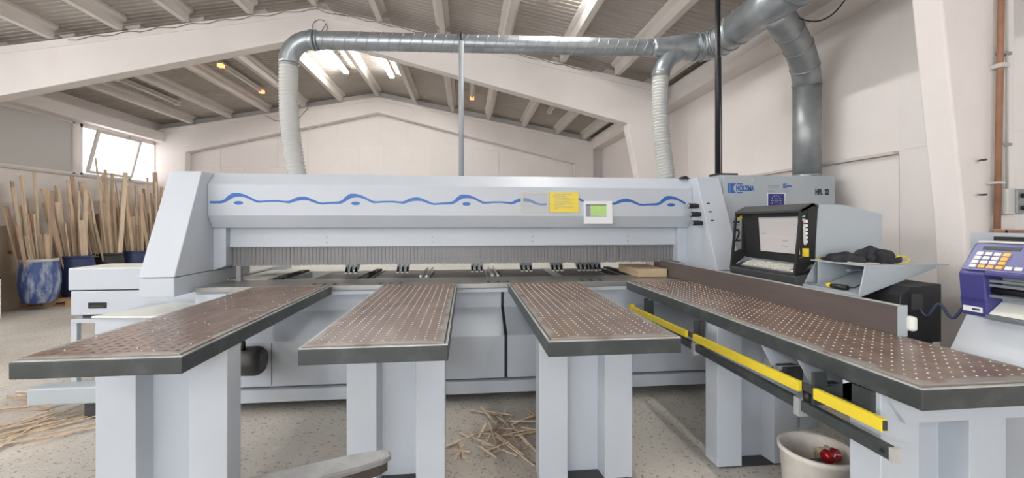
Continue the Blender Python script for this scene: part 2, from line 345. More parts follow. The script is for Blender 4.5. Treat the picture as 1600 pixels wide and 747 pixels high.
    # roof above the sheets keeps the sky out
part('roof_cover', MB().poly_prism([(XL-0.3, ftop(XL)+PH+0.03), (RX, RZ+PH+0.06), (XR+0.3, ftop(XR)+PH+0.03), (XR+0.3, ftop(XR)+PH+0.2), (RX, RZ+PH+0.25), (XL-0.3, ftop(XL)+PH+0.2)], 'y', YB-0.3, YF+0.3), M['deck'], ce)
frames_y = [(-2.5, -2.3), (2.35, 2.53), (7.2, 7.42)]
bays = [(-6.9, -2.5), (-2.3, 2.35), (2.56, 7.2), (7.42, YF-0.26)]
px_ = [-7.2, -6.25, -5.3, -4.35, -3.4, RX, -1.40, -0.38, 0.64, 1.65, 2.62, 3.4]
for x in px_:
    s_ = 0 if x == RX else (1 if x > RX else -1)
    for y0, y1 in bays:
        zt = ftop(x)+PH; z0 = ftop(x)-0.03
        m_ = MB().poly_prism([(x-0.045, z0+0.05), (x+0.045, z0+0.05), (x+0.06, zt-0.06), (x+0.115, zt-0.03), (x+0.115, zt+0.02), (x-0.115, zt+0.02), (x-0.115, zt-0.03), (x-0.06, zt-0.06)], 'y', y0+0.02, y1-0.02)
        part('purlin', m_, M['purlin'], ce)

def portal(name, y0, y1, kx=2.80):
    r_ = structure(name, (RX, y0, 0))
    xr0, xr1 = 3.46, kx; xl0, xl1 = XL+0.02, -7.35
    dep = lambda x: 0.45+0.062*abs(x-RX)
    pts = [(RX, RZ), (xl0, ftop(xl0)), (xl0, 3.2), (xl1, ftop(xl1)-dep(xl1)), (RX, RZ-0.45), (xr1, ftop(xr1)-dep(xr1)), (xr0, 3.1), (xr0, ftop(xr0))]
    part('rafter', MB().poly_prism(pts, 'y', y0, y1), M['frame'], r_, 0.012)
    zk = ftop(xr1)-dep(xr1)
    part('column', MB().poly_prism([(xr1, zk), (3.0, 2.3), (3.10, 1.45), (3.16, 0), (xr0, 0), (xr0, 3.15), (xr0, zk+0.02)], 'y', y0+0.002, y1-0.002), M['frame'], r_, 0.012)
    part('column', MB().poly_prism([(xl1, zk), (xl1-0.12, 2.0), (xl1-0.06, 0), (xl0, 0), (xl0, zk+0.02)], 'y', y0+0.002, y1-0.002), M['frame'], r_, 0.012)
    # top ledge strip of the rafter
    q = [(RX, RZ+0.001), (xl0, ftop(xl0)+0.001), (xl0, ftop(xl0)-0.11), (RX, RZ-0.11), (xr0, ftop(xr0)-0.11), (xr0, ftop(xr0)+0.001)]
    part('ledge', MB().poly_prism(q, 'y', y0-0.02, y0+0.001), M['frame'], r_, 0.006)
    return r_
for i, (y0, y1) in enumerate(frames_y): p_ = portal('trim_%d' % (i+1), y0, y1, 2.90 if i == 1 else 2.80)
near = p_
part('plinth', MB().box(-7.6, -7.16, 7.14, 7.44, 0, 0.62), M['wall'], near, 0.01)
part('plinth', MB().box(-7.6, -7.19, 7.14, 7.44, 0.66, 1.3), M['wall'], near, 0.01)
part('black_band', MB().box(-7.6, -7.165, 7.135, 7.44, 0.62, 0.66), M['black'], near)
# gable frame: same outline against the far wall
gf = structure('trim_4', (RX, YF-0.1, 0))
pts = [(RX, RZ), (XL, ftop(XL)), (XL, 0), (-7.5, 0), (-7.35, fz(-7.3)-0.02), (RX, fz(RX)), (3.15, fz(3.15)-0.0), (3.25, 0), (XR-0.3, 0), (XR-0.3, ftop(XR-0.3))]
part('rafter', MB().poly_prism(pts, 'y', YF-0.26, YF-0.02), M['frame'], gf, 0.012)
q = [(RX, RZ+0.001), (XL+0.03, ftop(XL)+0.001), (XL+0.03, ftop(XL)-0.09), (RX, RZ-0.09), (XR-0.3, ftop(XR-0.3)-0.09), (XR-0.3, ftop(XR-0.3)+0.001)]
part('ledge', MB().poly_prism(q, 'y', YF-0.28, YF-0.259), M['frame'], gf, 0.006)
# rusty downpipe beside the near column, vertical strip
o = part('downpipe', MB().box(3.52, 3.60, 7.5, 7.6, 0, 3.6), M['copper']); tag(o, 'rust-brown narrow upright strip beside the white column behind the saw', 'pipe')

# apex rings drawn in cable: loops hung from the frame apex
def ring_pts(cx, y, cz, r, n=18): return [(cx+r*math.cos(2*PI*k/n+0.9), y, cz+r*math.sin(2*PI*k/n+0.9)) for k in range(n)]
o = part('cable_loop', MB().tube(ring_pts(RX+0.08, 7.185, 4.66, 0.115)+[(RX+0.05, 7.185, 4.5), (RX+0.04, 7.185, 4.30)], 0.005, 6), M['wire']); tag(o, 'thin loop of rusty wire on the apex of the nearer white roof frame', 'wire')
pts = []
for k in range(34):
    x = -6.0+k*0.125; pts.append((x, 7.165, ftop(x)-0.04-0.02*math.sin(k*1.7)))
o = part('conduit_cable', MB().tube(pts, 0.005, 6), M['wire']); tag(o, 'thin brown cable clipped along the top of the nearer roof frame', 'cable')
pts = [(RX+0.3+k*0.13, 7.165, ftop(RX+0.3+k*0.13)-0.03-0.015*math.sin(k*2.1)) for k in range(34)]
o = part('conduit_cable', MB().tube(pts, 0.005, 6), M['wire']); tag(o, 'thin dark cable running along the roof frame behind the horizontal duct', 'cable')
o = part('hanging_cable', MB().tube([(-5.35, 12.1, 4.38), (-5.1, 12.1, 4.24), (-4.8, 12.1, 4.22), (-4.5, 12.1, 4.3), (-4.25, 12.1, 4.6)], 0.008, 6), M['wire']); tag(o, 'slack brown cable sagging below a purlin at the far gable', 'cable')

# ceiling lamps (far bay), under the sheets
def tube_lamp(x, y, ln, mode, label, group=None):
    z = ftop(x)+PH-0.05
    t = thing('tube_lamp', label, 'ceiling lamp', (x, y, z-0.12), group)
    part('housing', MB().box(x-0.06, x+0.06, y-ln/2, y+ln/2, z-0.045, z+0.0), M['purlin'], t, 0.008)
    if mode == 'lit':
        for dx in (-0.032, 0.032): part('tube', MB().tube([(x+dx, y-ln/2+0.04, z-0.07), (x+dx, y+ln/2-0.04, z-0.07)], 0.022, 8), M['lamp'], t)
    else:
        part('tube', MB().tube([(x, y-ln/2+0.04, z-0.07), (x, y+ln/2-0.04, z-0.07)], 0.028, 8), M['tube'], t)
    for s in (-1, 1): part('end_cap', MB().box(x-0.05, x+0.05, y+s*(ln/2-0.05)-0.05, y+s*(ln/2-0.05)+0.05, z-0.1, z-0.04), M['glow'] if (mode == 'glow') else M['purlin'], t, label='glowing orange end cap' if mode == 'glow' else None)
tube_lamp(-2.78, 9.5, 1.8, 'lit', 'lit double fluorescent tube lamp on the left of the ridge, far bay')
tube_lamp(-1.74, 9.5, 1.8, 'lit', 'lit double fluorescent tube lamp on the right of the ridge, far bay')
tube_lamp(-4.83, 9.9, 1.8, 'glow', 'unlit tube lamp with orange glowing ends left of the left hose')
tube_lamp(-6.7, 9.9, 1.8, 'off', 'dead dark tube lamp on the left roof slope above the windows')
tube_lamp(0.15, 9.8, 1.8, 'glow', 'unlit tube lamp with orange glow right of the grey post')
tube_lamp(2.07, 9.6, 1.8, 'off', 'dead tube lamp on the right roof slope near the frame column')
for x, y, lb in ((1.12, 4.6, 'lit tube lamp on the near roof bay above the horizontal duct'), 
                 (-4.8, 0.6, 'lit tube lamp overhead at the left of the air tables'), (-1.5, -0.4, 'lit tube lamp overhead behind the viewer'), (1.6, 0.2, 'lit tube lamp overhead near the right column'),
                 (-5.0, -4.0, 'lit tube lamp over the rear of the hall by the windows'), (-1.4, -4.2, 'lit tube lamp over the rear of the hall at the door'), (1.7, -4.0, 'lit tube lamp over the rear of the hall by the right wall')):
    tube_lamp(x, y, 1.8, 'lit', lb)

# column fittings on the right
t = thing('rusty_pipe', 'rusty brown vertical pipe clamped on the right white column', 'pipe', (3.31, 2.31, 0))
part('pipe', MB().tube([(3.27, 2.31, 1.46), (3.30, 2.31, 2.9), (3.30, 2.31, 3.9)], 0.016, 10), M['copper'], t)
part('pipe_clip', MB().box(3.27, 3.33, 2.285, 2.35, 2.46, 2.485), M['conduit'], t); part('pipe_clip', MB().box(3.245, 3.295, 2.285, 2.35, 1.74, 1.755), M['conduit'], t)
t = thing('switch_box', 'small grey two-switch box on the white column beside the rusty pipe', 'switch box', (3.38, 2.3, 1.55))
part('body', MB().box(3.295, 3.41, 2.275, 2.35, 1.55, 1.71), M['conduit'], t, 0.006)
part('cover', MB().box(3.345, 3.41, 2.262, 2.276, 1.555, 1.705), M['galvd'], t, 0.004)
for z in (1.59, 1.665): part('switch_knob', MB().tube([(3.38, 2.262, z), (3.38, 2.24, z)], 0.014, 12), M['black'], t)
t = thing('conduit_pair', 'pair of thin grey conduits running up the column to the switch box', 'conduit', (3.38, 2.3, 1.71))
for x in (3.335, 3.37): part('conduit', MB().tube([(x, 2.33, 1.71), (x, 2.33, 3.9)], 0.007, 8), M['conduit'], t)
for z in (1.98, 2.55, 3.0): part('clip', MB().box(3.315, 3.39, 2.318, 2.35, z, z+0.018), M['galvd'], t)
o = part('wall_nail', MB().tube([(3.19, 2.345, 1.888), (3.16, 2.31, 1.886), (3.14, 2.27, 1.884)], 0.006, 6), M['dark']); tag(o, 'upper bent dark nail sticking out of the white column', 'nail')
o = part('wall_nail', MB().tube([(3.19, 2.345, 1.675), (3.16, 2.31, 1.672), (3.14, 2.27, 1.671)], 0.006, 6), M['dark']); tag(o, 'lower bent dark nail sticking out of the white column', 'nail')
t = thing('wooden_frame', 'brown wooden frame edge below the switch box on the column', 'frame', (3.4, 2.3, 1.42))
part('rail', MB().box(3.285, 3.62, 2.28, 2.345, 1.425, 1.455), M['copper'], t); part('rail', MB().box(3.27, 3.30, 2.28, 2.345, 1.0, 1.455), M['copper'], t)

# ------------------------------------------------------------------ panel saw
sw = thing('panel_saw', 'large light grey beam panel saw with blue wave stripe across the hall', 'saw', (0, 4.2, 0))
bx0, bx1 = -2.318, 2.288
beam = part('pressure_beam_cover', MB().poly_prism([(4.20, 1.452), (4.13, 1.565), (4.13, 1.847), (4.235, 1.96), (5.0, 1.96), (5.0, 1.452)], 'x', bx0, bx1), M['mach'], sw, 0.006)
# wave stripe: printed line, repeated every 1.03 m
seg = [(-60, 630, 637), (-48, 629, 637), (-38, 625, 635), (-28, 614, 629), (-18, 606.5, 622), (-10, 604.5, 618), (3, 605, 616), (15, 608, 617), (27, 613, 621), (40, 620, 628), (52, 626.5, 634), (62, 628, 634),
       (85, 626.5, 632), (110, 626, 631.5), (132, 628, 634), (143, 628, 636), (153, 623, 633), (163, 618, 629), (175, 615, 626.5), (188, 614.5, 626), (200, 618, 627), (214, 624, 633), (228, 631, 637.5), (238, 633, 639), (255, 631.5, 637.5), (270, 630, 637)]
K = 0.00299
def stripe(x0, x1):
    m_ = MB(); pr = None; y = 4.13-0.0015
    pts = []
    for e in range(-1, 6):
        cx = -2.06+1.03*e
        for d, a, b in seg:
            x = cx+d*K*1.03
            if bx0+0.004 <= x <= x1: pts.append((x, 1.68+(635-a)*K, 1.68+(635-b)*K))
    pts = [p for p in pts if p[0] >= x0]
    pts.insert(0, (x0, pts[0][1], pts[0][2]))
    top = [(m_.b.verts.new((x, y, a)), m_.b.verts.new((x, y, b))) for x, a, b in pts]
    bot = [(m_.b.verts.new((x, 4.131, a)), m_.b.verts.new((x, 4.131, b))) for x, a, b in pts]
    for i in range(len(pts)-1):
        m_.b.faces.new((top[i][0], top[i][1], top[i+1][1], top[i+1][0]))
        m_.b.faces.new((top[i][0], top[i+1][0], bot[i+1][0], bot[i][0])); m_.b.faces.new((top[i][1], bot[i][1], bot[i+1][1], top[i+1][1]))
    return m_
part('wave_stripe', stripe(bx0+0.02, bx1-0.06), M['blue'], beam, label='blue wavy printed stripe')
for cx in (-2.06, -1.03, 0.0, 2.06):
    x = cx+0.005
    part('stripe_dot', MB().poly_prism([(x+0.04*math.cos(a*PI/10), 1.68+0.017*math.sin(a*PI/10)) for a in range(20)], 'y', 4.1285, 4.131), M['blue'], beam)
part('lower_panel', MB().box(-2.21, 2.20, 4.28, 4.6, 1.268, 1.455), M['mach'], sw, 0.004)
for x in (-1.33, -0.33, 0.67, 1.67):
    for z in (1.31, 1.36): part('screw', MB().tube([(x, 4.281, z), (x, 4.275, z)], 0.008, 8), M['galvd'], sw)
# strip curtain
m_ = MB()
x = -2.2
while x < 2.19:
    y = 4.325+R.uniform(-0.004, 0.004); m_.box(x, x+0.0315, y, y+0.003, 1.088+R.uniform(-0.002, 0.002), 1.268); x += 0.0345
part('strip_curtain', m_, M['strip'], sw, kind='stuff', label='translucent grey strip curtain')
part('curtain_backing', MB().box(-2.2, 2.2, 4.36, 4.37, 1.15, 1.268), M['steel'], sw)
part('pressure_bar', MB().box(-2.2, 2.18, 4.42, 4.5, 1.09, 1.14), M['steel'], sw)
# end pylons: side profile in YZ, slanting forward towards the foot
def pylon(x0, x1, inner):
    p = part('end_pylon', MB().poly_prism([(4.05, 1.955), (3.69, 1.062), (4.62, 1.062), (5.1, 1.2), (5.1, 1.955)], 'x', x0, x1), M['mach'], sw, 0.006)
    part('pylon_foot', MB().box(x0+0.005, x1-0.002, 3.69, 4.9, 0.905, 1.057), M['mach'], sw, 0.004)
    part('pylon_base', MB().box(x0+0.04, x1-0.06, 4.36, 4.9, 0, 0.905), M['mach'], sw, 0.004)
    xi = x1 if inner > 0 else x0
    part('guide_post', MB().poly_prism([(min(xi, xi+inner*0.11), 1.452), (max(xi, xi+inner*0.11), 1.452)]+([(xi+0.11, 1.10), (xi, 1.06)] if inner > 0 else [(xi, 1.06), (xi-0.11, 1.10)]), 'y', 4.22, 4.4), M['mach'], sw, 0.003)
    return p
pl = pylon(-2.585, -2.32, 1); pr = pylon(2.29, 2.53, -1)
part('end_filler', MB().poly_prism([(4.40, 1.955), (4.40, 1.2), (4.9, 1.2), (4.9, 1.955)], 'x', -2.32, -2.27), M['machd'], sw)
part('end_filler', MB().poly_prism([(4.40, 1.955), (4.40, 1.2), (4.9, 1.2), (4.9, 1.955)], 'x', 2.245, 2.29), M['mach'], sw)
for i, (y, z, lb) in enumerate(((4.02, 1.665, 'P1'), (3.98, 1.582, 'P2'), (3.95, 1.497, 'P3'))):
    k = part('air_knob', MB().tube([(2.305, y, z), (2.255, y-0.01, z), (2.18, y-0.02, z)], [0.018, 0.026, 0.026], 14), M['black'], sw, 0.003)
    part('knob_face', MB().tube([(2.181, y-0.02, z), (2.174, y-0.021, z)], 0.019, 12), M['inkgrey'], k)
    part('knob_mark', MB().box(2.335, 2.365, 4.05-0.36*(1.955-z-0.025)/0.893-0.0035, 4.05-0.36*(1.955-z-0.025)/0.893+0.002, z+0.015, z+0.03), M['inkblk'], sw)
part('top_hook', MB().poly_prism([(2.20, 1.955), (2.26, 1.985), (2.31, 1.955)], 'y', 4.2, 4.3), M['black'], sw)
# base front
prof = [(3.95, 0.90), (3.95, 0.72), (3.60, 0.546), (3.60, 0.19), (4.9, 0.19), (4.9, 0.90)]
part('base_panel', MB().poly_prism(prof, 'x', -2.25, 0.325), M['mach'], sw, 0.004)
part('base_panel', MB().poly_prism(prof, 'x', 0.35, 2.25), M['mach'], sw, 0.004)
part('base_gap', MB().poly_prism([(y+0.02, z) for y, z in prof[:4]]+[(4.8, 0.2), (4.8, 0.88)], 'x', 0.325, 0.35), M['black'], sw)
part('bottom_rail', MB().box(-2.25, 2.25, 3.56, 3.75, 0.08, 0.178), M['mach'], sw, 0.004)
part('top_lip', MB().box(-2.25, 2.25, 3.90, 4.0, 0.865, 0.905), M['mach'], sw, 0.004)
for x in (-2.1, -0.7, 0.7, 2.1): part('foot', MB().tube([(x, 4.1, 0), (x, 4.1, 0.1)], 0.05, 12), M['dark'], sw)
part('base_seam', MB().box(-1.545, -1.54, 3.598, 3.62, 0.2, 0.54), M['dark'], sw)
# steel bed with saw slot
part('steel_bed', MB().box(-2.28, 2.2, 3.885, 4.09, 0.905, 0.948), M['steel'], sw, 0.004)
part('steel_bed', MB().box(-2.28, 2.2, 4.105, 4.38, 0.905, 0.945), M['steel'], sw, 0.004)
part('saw_slot', MB().box(-2.25, 2.2, 4.09, 4.105, 0.90, 0.93), M['black'], sw)
for cx in (-1.35, -0.77, 0.21, 1.1):
    for k in range(3): part('bed_notch', MB().box(cx+k*0.09-0.012, cx+k*0.09+0.012, 3.95, 4.03, 0.947, 0.9495), M['black'], sw)
# rear support: side frame, dark panels, roller rails, clamps
part('rear_frame', MB().box(-2.5, 2.5, 5.5, 7.0, 0.3, 0.90), M['white'], sw)
part('rear_side', MB().poly_prism([(4.45, 0.88), (5.95, 0.88), (5.95, 0.97), (4.45, 0.95)], 'x', -2.36, -2.30), M['mach'], sw)
part('side_plate', MB().box(-2.28, -1.93, 4.42, 5.28, 0.90, 0.945), M['white'], sw, 0.003)
for x0, x1 in ((-0.95, -0.50), (-0.36, 0.22), (0.38, 0.92), (1.05, 1.5), (-1.55, -1.12)):
    part('rear_panel', MB().box(x0, x1, 4.5, 5.22, 0.89, 0.925), M['dark'], sw, 0.003)
def rail(x, n=14, rollers=True, w_=0.05):
    r_ = part('roller_rail', MB().box(x-w_, x+w_, 4.40, 5.27, 0.86, 0.93), M['galv'], sw, 0.003)
    if rollers:
        m_ = MB()
        for k in range(n):
            y = 4.45+k*0.80/n; m_.tube([(x-w_*0.7, y, 0.935), (x+w_*0.7, y, 0.935)], 0.02, 8)
        part('roller_set', m_, M['black'], r_, kind='stuff')
for x, ro in ((-1.85, True), (-1.02, True), (-0.43, False), (0.30, False), (0.985, False), (1.58, True), (1.75, True)): rail(x, rollers=ro)
for x in (-0.46, -0.40, 0.27, 0.33):
    part('bright_bar', MB().tube([(x, 4.42, 0.955), (x, 5.26, 0.955)], 0.012, 8), M['alu'], sw)
for x in (-1.22, -0.68, 0.12, 0.67, 1.02, 1.32, 1.46):
    c = part('clamp', MB().poly_prism([(4.75, 0.99), (4.75, 1.12), (5.1, 1.12), (5.1, 1.05), (4.85, 1.03), (4.82, 0.99)], 'x', x-0.062, x+0.062), M['galvd'], sw, 0.003)
    for d in (-0.05, 0.0, 0.05):
        part('clamp_finger', MB().poly_prism([(4.70, 0.962), (4.74, 0.962), (4.80, 1.03), (4.80, 1.12), (4.76, 1.12), (4.755, 1.03)], 'x', x+d-0.011, x+d+0.011), M['black'], c, 0.002)
        part('finger_link', MB().tube([(x+d+0.013, 4.73, 0.99), (x+d+0.013, 4.76, 1.06)], 0.005, 6), M['alu'], c)
        part('finger_tip', MB().box(x+d-0.014, x+d+0.014, 4.695, 4.74, 0.958, 0.972), M['dot'], c)
part('clamp_carriage', MB().box(-2.2, 2.2, 5.02, 5.16, 1.13, 1.25), M['galvd'], sw)
# doors under the left pylon
part('service_door', MB().box(-2.27, -2.02, 3.86, 3.9, 0.66, 0.895), M['mach'], sw, 0.003)
part('side_post', MB().box(-2.16, -2.12, 4.3, 4.34, 0.94, 1.09), M['steel'], sw)
# motor hanging in front of the base
mt = part('motor', MB().tube([(-1.80, 3.44, 0.45), (-1.585, 3.44, 0.45), (-1.56, 3.44, 0.45), (-1.535, 3.44, 0.45)], [0.105, 0.11, 0.105, 0.085], 24), M['dark'], sw, label='dark round electric motor')
for k in range(7): part('fan_slit', MB().box(-1.5355, -1.531, 3.44-0.055, 3.44+0.055, 0.40+k*0.016, 0.405+k*0.016), M['galvd'], mt)
part('motor_bracket', MB().box(-1.80, -1.62, 3.5, 3.62, 0.38, 0.5), M['dark'], mt)
part('motor_cable', MB().tube([(-1.66, 3.40, 0.545), (-1.66, 3.40, 0.60), (-1.70, 3.42, 0.66), (-1.80, 3.5, 0.70)], 0.018, 10), M['black'], mt)

# papers on the beam
t = thing('yellow_notice', 'yellow printed notice in a plastic pocket on the saw beam', 'notice', (0.93, 4.125, 1.595))
part('sheet', MB().box(0.815, 1.105, 4.122, 4.127, 1.60, 1.80), M['yellow'], t)
for k, (a, b) in enumerate(((0.05, 0.22), (0.03, 0.16), (0.05, 0.19), (0.05, 0.24), (0.05, 0.2), (0.05, 0.23), (0.04, 0.13), (0.05, 0.24), (0.05, 0.08))):
    part('print_line', MB().box(0.815+a, 0.815+b, 4.1208, 4.1222, 1.778-k*0.018, 1.782-k*0.018), M['inkgrey'], t)
t = thing('clear_pocket', 'empty clear plastic pocket left of the yellow notice on the saw beam', 'pocket', (0.67, 4.125, 1.595))
for x0, x1, z0, z1 in ((0.53, 0.555, 1.598, 1.80), (0.785, 0.812, 1.598, 1.80), (0.555, 0.785, 1.78, 1.80), (0.555, 0.785, 1.598, 1.62)):
    part('pocket_border', MB().box(x0, x1, 4.124, 4.127, z0, z1), M['conduit'], t)
part('clear_film', MB().quad((0.555, 4.125, 1.62), (0.785, 4.125, 1.62), (0.785, 4.125, 1.78), (0.555, 4.125, 1.78)), M['film'], t)
t = thing('chart_sheet', 'white sheet with green table in a plastic sleeve on the saw beam', 'sheet', (1.30, 4.11, 1.48))
part('sleeve', MB().poly_prism([(4.108, 1.49), (4.12, 1.715), (4.127, 1.715), (4.127, 1.56), (4.118, 1.49)], 'x', 1.155, 1.445), M['paper'], t)
def on_sheet(z): return 4.108+(z-1.49)/0.225*0.012-0.0012
def shp(x0, x1, z0, z1, nm, m): part(nm, MB().poly_prism([(on_sheet(z0), z0), (on_sheet(z1), z1), (on_sheet(z1)+0.002, z1), (on_sheet(z0)+0.002, z0)], 'x', x0, x1), M[m], t)
shp(1.175, 1.385, 1.672, 1.68, 'table_head', 'inkblk'); shp(1.175, 1.225, 1.565, 1.672, 'table_column', 'inkgrey'); shp(1.228, 1.30, 1.565, 1.672, 'table_column', 'green'); shp(1.303, 1.385, 1.57, 1.672, 'table_column', 'green'); shp(1.175, 1.385, 1.56, 1.566, 'table_foot', 'inkgrey')

# ------------------------------------------------------------------ air cushion tables
def air_table(x0, x1, y0, y1, legs, label, white_share, seed):
    rr = random.Random(seed)
    t = thing('air_table', label, 'table', ((x0+x1)/2, (y0+y1)/2, 0), 'air cushion tables in front of the saw')
    z = 0.95
    part('rim', MB().box(x0, x1, y0, y1, z-0.075, z-0.006), M['rim'], t, 0.004)
    g = 0.012
    m_ = MB()
    for a in ((x0+0.002, x1-0.002, y0+0.002, y0+g), (x0+0.002, x1-0.002, y1-g, y1-0.002), (x0+0.002, x0+g, y0+g, y1-g), (x1-g, x1-0.002, y0+g, y1-g)): m_.box(*a, z-0.006, z-0.001)
    part('edge_strip', m_, M['worn'], t, label='worn bare metal edge strip')
    part('tabletop', MB().box(x0+g+0.006, x1-g-0.006, y0+g+0.006, y1-g, z-0.006, z+0.006), M['ply'], t, 0.002)
    pitch = 0.0475; nx = int((x1-x0-0.10)/pitch)+1; ox = x0+((x1-x0)-(nx-1)*pitch)/2; ny = int((y1-y0-0.12)/0.0435)
    d_ = MB(); s_ = MB()
    for j in range(ny):
        for i in range(nx):
            x = ox+i*pitch; y = y0+0.07+j*0.0435; r_ = 0.0044; zz = z+0.0062
            s_.b.faces.new([s_.b.verts.new((x+(0.011 if white_share < 0.5 else 0.009)*math.cos(a*PI/3), y+(0.0075 if white_share < 0.5 else 0.0048)*math.sin(a*PI/3), zz)) for a in range(6)])
            if rr.random() < white_share:
                ring = [d_.b.verts.new((x+r_*math.cos(a*PI/3), y+r_*math.sin(a*PI/3), zz+0.0006)) for a in range(6)]; c = d_.b.verts.new((x, y, zz+0.0034))
                for a in range(6): d_.b.faces.new((ring[a], ring[(a+1) % 6], c))
    part('nozzle_holes', s_, M['slot'], t, kind='stuff'); part('nozzle_balls', d_, M['dot'], t, kind='stuff')
    for lx0, lx1, ly in legs:
        w_ = lx1-lx0; f = 0.165*w_/0.55; d = 0.13
        pts = [(lx0, ly), (lx0+f, ly), (lx0+f+0.012, ly+0.10), (lx1-f-0.012, ly+0.10), (lx1-f, ly), (lx1, ly), (lx1, ly+d), (lx0, ly+d)]
        p = part('pedestal', MB().poly_prism(pts, 'z', 0.012, z-0.075), M['ped'], t, 0.003)
        part('foot_plate', MB().box(lx0+0.02, lx1-0.02, ly+0.01, ly+d-0.01, 0, 0.012), M['dark'], p)
    return t
air_table(-1.805, -1.165, 1.90, 3.875, [(-1.765, -1.172, 2.25)], 'leftmost air table, its brown top showing mostly dark slots', 0.10, 1)
air_table(-0.73, -0.08, 1.955, 3.875, [(-0.665, -0.12, 2.48)], 'second air table from left, brown top with white dots and motor behind', 0.97, 2)
air_table(0.38, 1.03, 1.955, 3.875, [(0.417, 0.967, 2.41)], 'third air table from left, worn pale corner beside the yellow rail', 0.97, 3)
t4 = air_table(1.50, 2.10, 1.26, 3.875, [(1.52, 2.05, 2.45), (1.52, 2.05, 1.42)], 'longest air table on the right, set against the upright fence', 0.97, 4)
part('cross_piece', MB().poly_prism([(1.52, 0.872), (1.60, 0.765), (2.12, 0.765), (2.12, 0.872)], 'y', 1.40, 1.42), M['ped'], t4)
part('cross_piece', MB().box(1.50, 2.1, 1.52, 1.56, 0.80, 0.872), M['ped'], t4)
part('gusset', MB().poly_prism([(1.44, 0.872), (1.53, 0.872), (1.66, 0.80), (1.66, 0.77), (1.44, 0.77)], 'x', 1.50, 1.53), M['rim'], t4)
def sheet_profile(pts, th=0.004):      # thin folded sheet from a YZ polyline
    up = [(a, b+th) for a, b in pts]; return pts+up[::-1]
for y in (1.66, 1.90):
    part('hanger_bracket', MB().poly_prism(sheet_profile([(y+0.14, 0.871), (y+0.07, 0.792), (y+0.03, 0.780), (y+0.026, 0.80)]), 'x', 1.505, 2.08), M['ped'], t4)
    part('hanger_box', MB().box(1.53, 1.62, y+0.0, y+0.10, 0.74, 0.80), M['rim'], t4, 0.002)
part('leveller', MB().tube([(1.47, 1.70, 0.71), (1.47, 1.70, 0.78)], 0.02, 10), M['black'], t4)

t = thing('yellow_guard_rail', 'yellow bar in sections along the left flank of the right air table', 'rail', (1.42, 2.4, 0.75))
def vp(y): return 0.81-0.046*(y-1.31)/2.23
for y0, y1 in ((1.31, 1.60), (1.68, 2.53), (2.62, 3.5)):
    m_ = MB(); v = [(y0, vp(y0)-0.022), (y1, vp(y1)-0.022), (y1, vp(y1)+0.022), (y0, vp(y0)+0.022)]
    part('yellow_bar', m_.poly_prism(v, 'x', 1.405, 1.425), M['yel2'], t, 0.002)
part('carrier_bar', MB().poly_prism([(1.36, vp(1.36)-0.015), (3.55, vp(3.55)-0.015), (3.55, vp(3.55)+0.015), (1.36, vp(1.36)+0.015)], 'x', 1.426, 1.44), M['dark'], t)
part('bar_end', MB().box(1.408, 1.422, 1.305, 1.311, vp(1.31)-0.016, vp(1.31)+0.016), M['dark'], t)
part('end_stop', MB().box(1.40, 1.43, 3.52, 3.56, 0.75, 0.80), M['yel2'], t)
for y in (1.64, 2.575, 3.3): part('rail_bracket', MB().box(1.44, 1.50, y-0.008, y+0.008, 0.74, 0.875), M['rim'], t)
t = thing('lower_rail', 'dark grey flat rail below the yellow bar with a holed end', 'rail', (1.44, 2.4, 0.66))
part('rail_bar', MB().box(1.44, 1.47, 1.31, 3.5, 0.685, 0.73), M['rim'], t, 0.003)
part('end_cap', MB().box(1.437, 1.473, 1.303, 1.315, 0.682, 0.733), M['worn'], t)
part('end_hole', MB().tube([(1.4395, 1.34, 0.708), (1.436, 1.34, 0.708)], 0.007, 10), M['black'], t)
for y in (1.72, 2.58): part('clip', MB().box(1.432, 1.475, y-0.015, y+0.015, 0.66, 0.74), M['alu'], t)
for y in (2.57, 3.4): part('hanger', MB().box(1.47, 1.5, y-0.012, y+0.012, 0.70, 0.875), M['dark'], t)
t = thing('ripping_fence', 'upright brown-grey fence along the right edge of the long air table', 'fence', (2.07, 3.0, 0.95))
part('fence_face', MB().box(2.05, 2.062, 1.83, 4.5, 0.957, 1.10), M['fence'], t)
part('fence_profile', MB().box(2.062, 2.09, 1.83, 4.5, 0.957, 1.104), M['alu'], t, 0.002)
part('end_plate', MB().box(2.046, 2.094, 1.825, 1.83, 0.957, 1.106), M['cab'], t)
part('handle', MB().box(2.09, 2.125, 1.80, 1.84, 0.985, 1.055), M['white'], t, 0.012)
for y in (2.2, 3.4): part('fence_foot', MB().box(2.09, 2.14, y-0.04, y+0.04, 0.86, 1.0), M['dark'], t)

# stack of boards at the saw line
for k in range(4):
    o = part('plywood_board', MB().box(1.735+R.uniform(-0.004, 0.004), 2.035, 4.16+R.uniform(-0.006, 0.006), 4.72, 0.949+k*0.0205, 0.949+k*0.0205+0.0195), M['ply2'], None, 0.001)
    tag(o, ['lowest board of the small plywood stack at the fence', 'second board from below in the small plywood stack', 'third board from below in the small plywood stack', 'top board of the small plywood stack under the curtain'][k], 'board', 'plywood boards stacked at the fence')

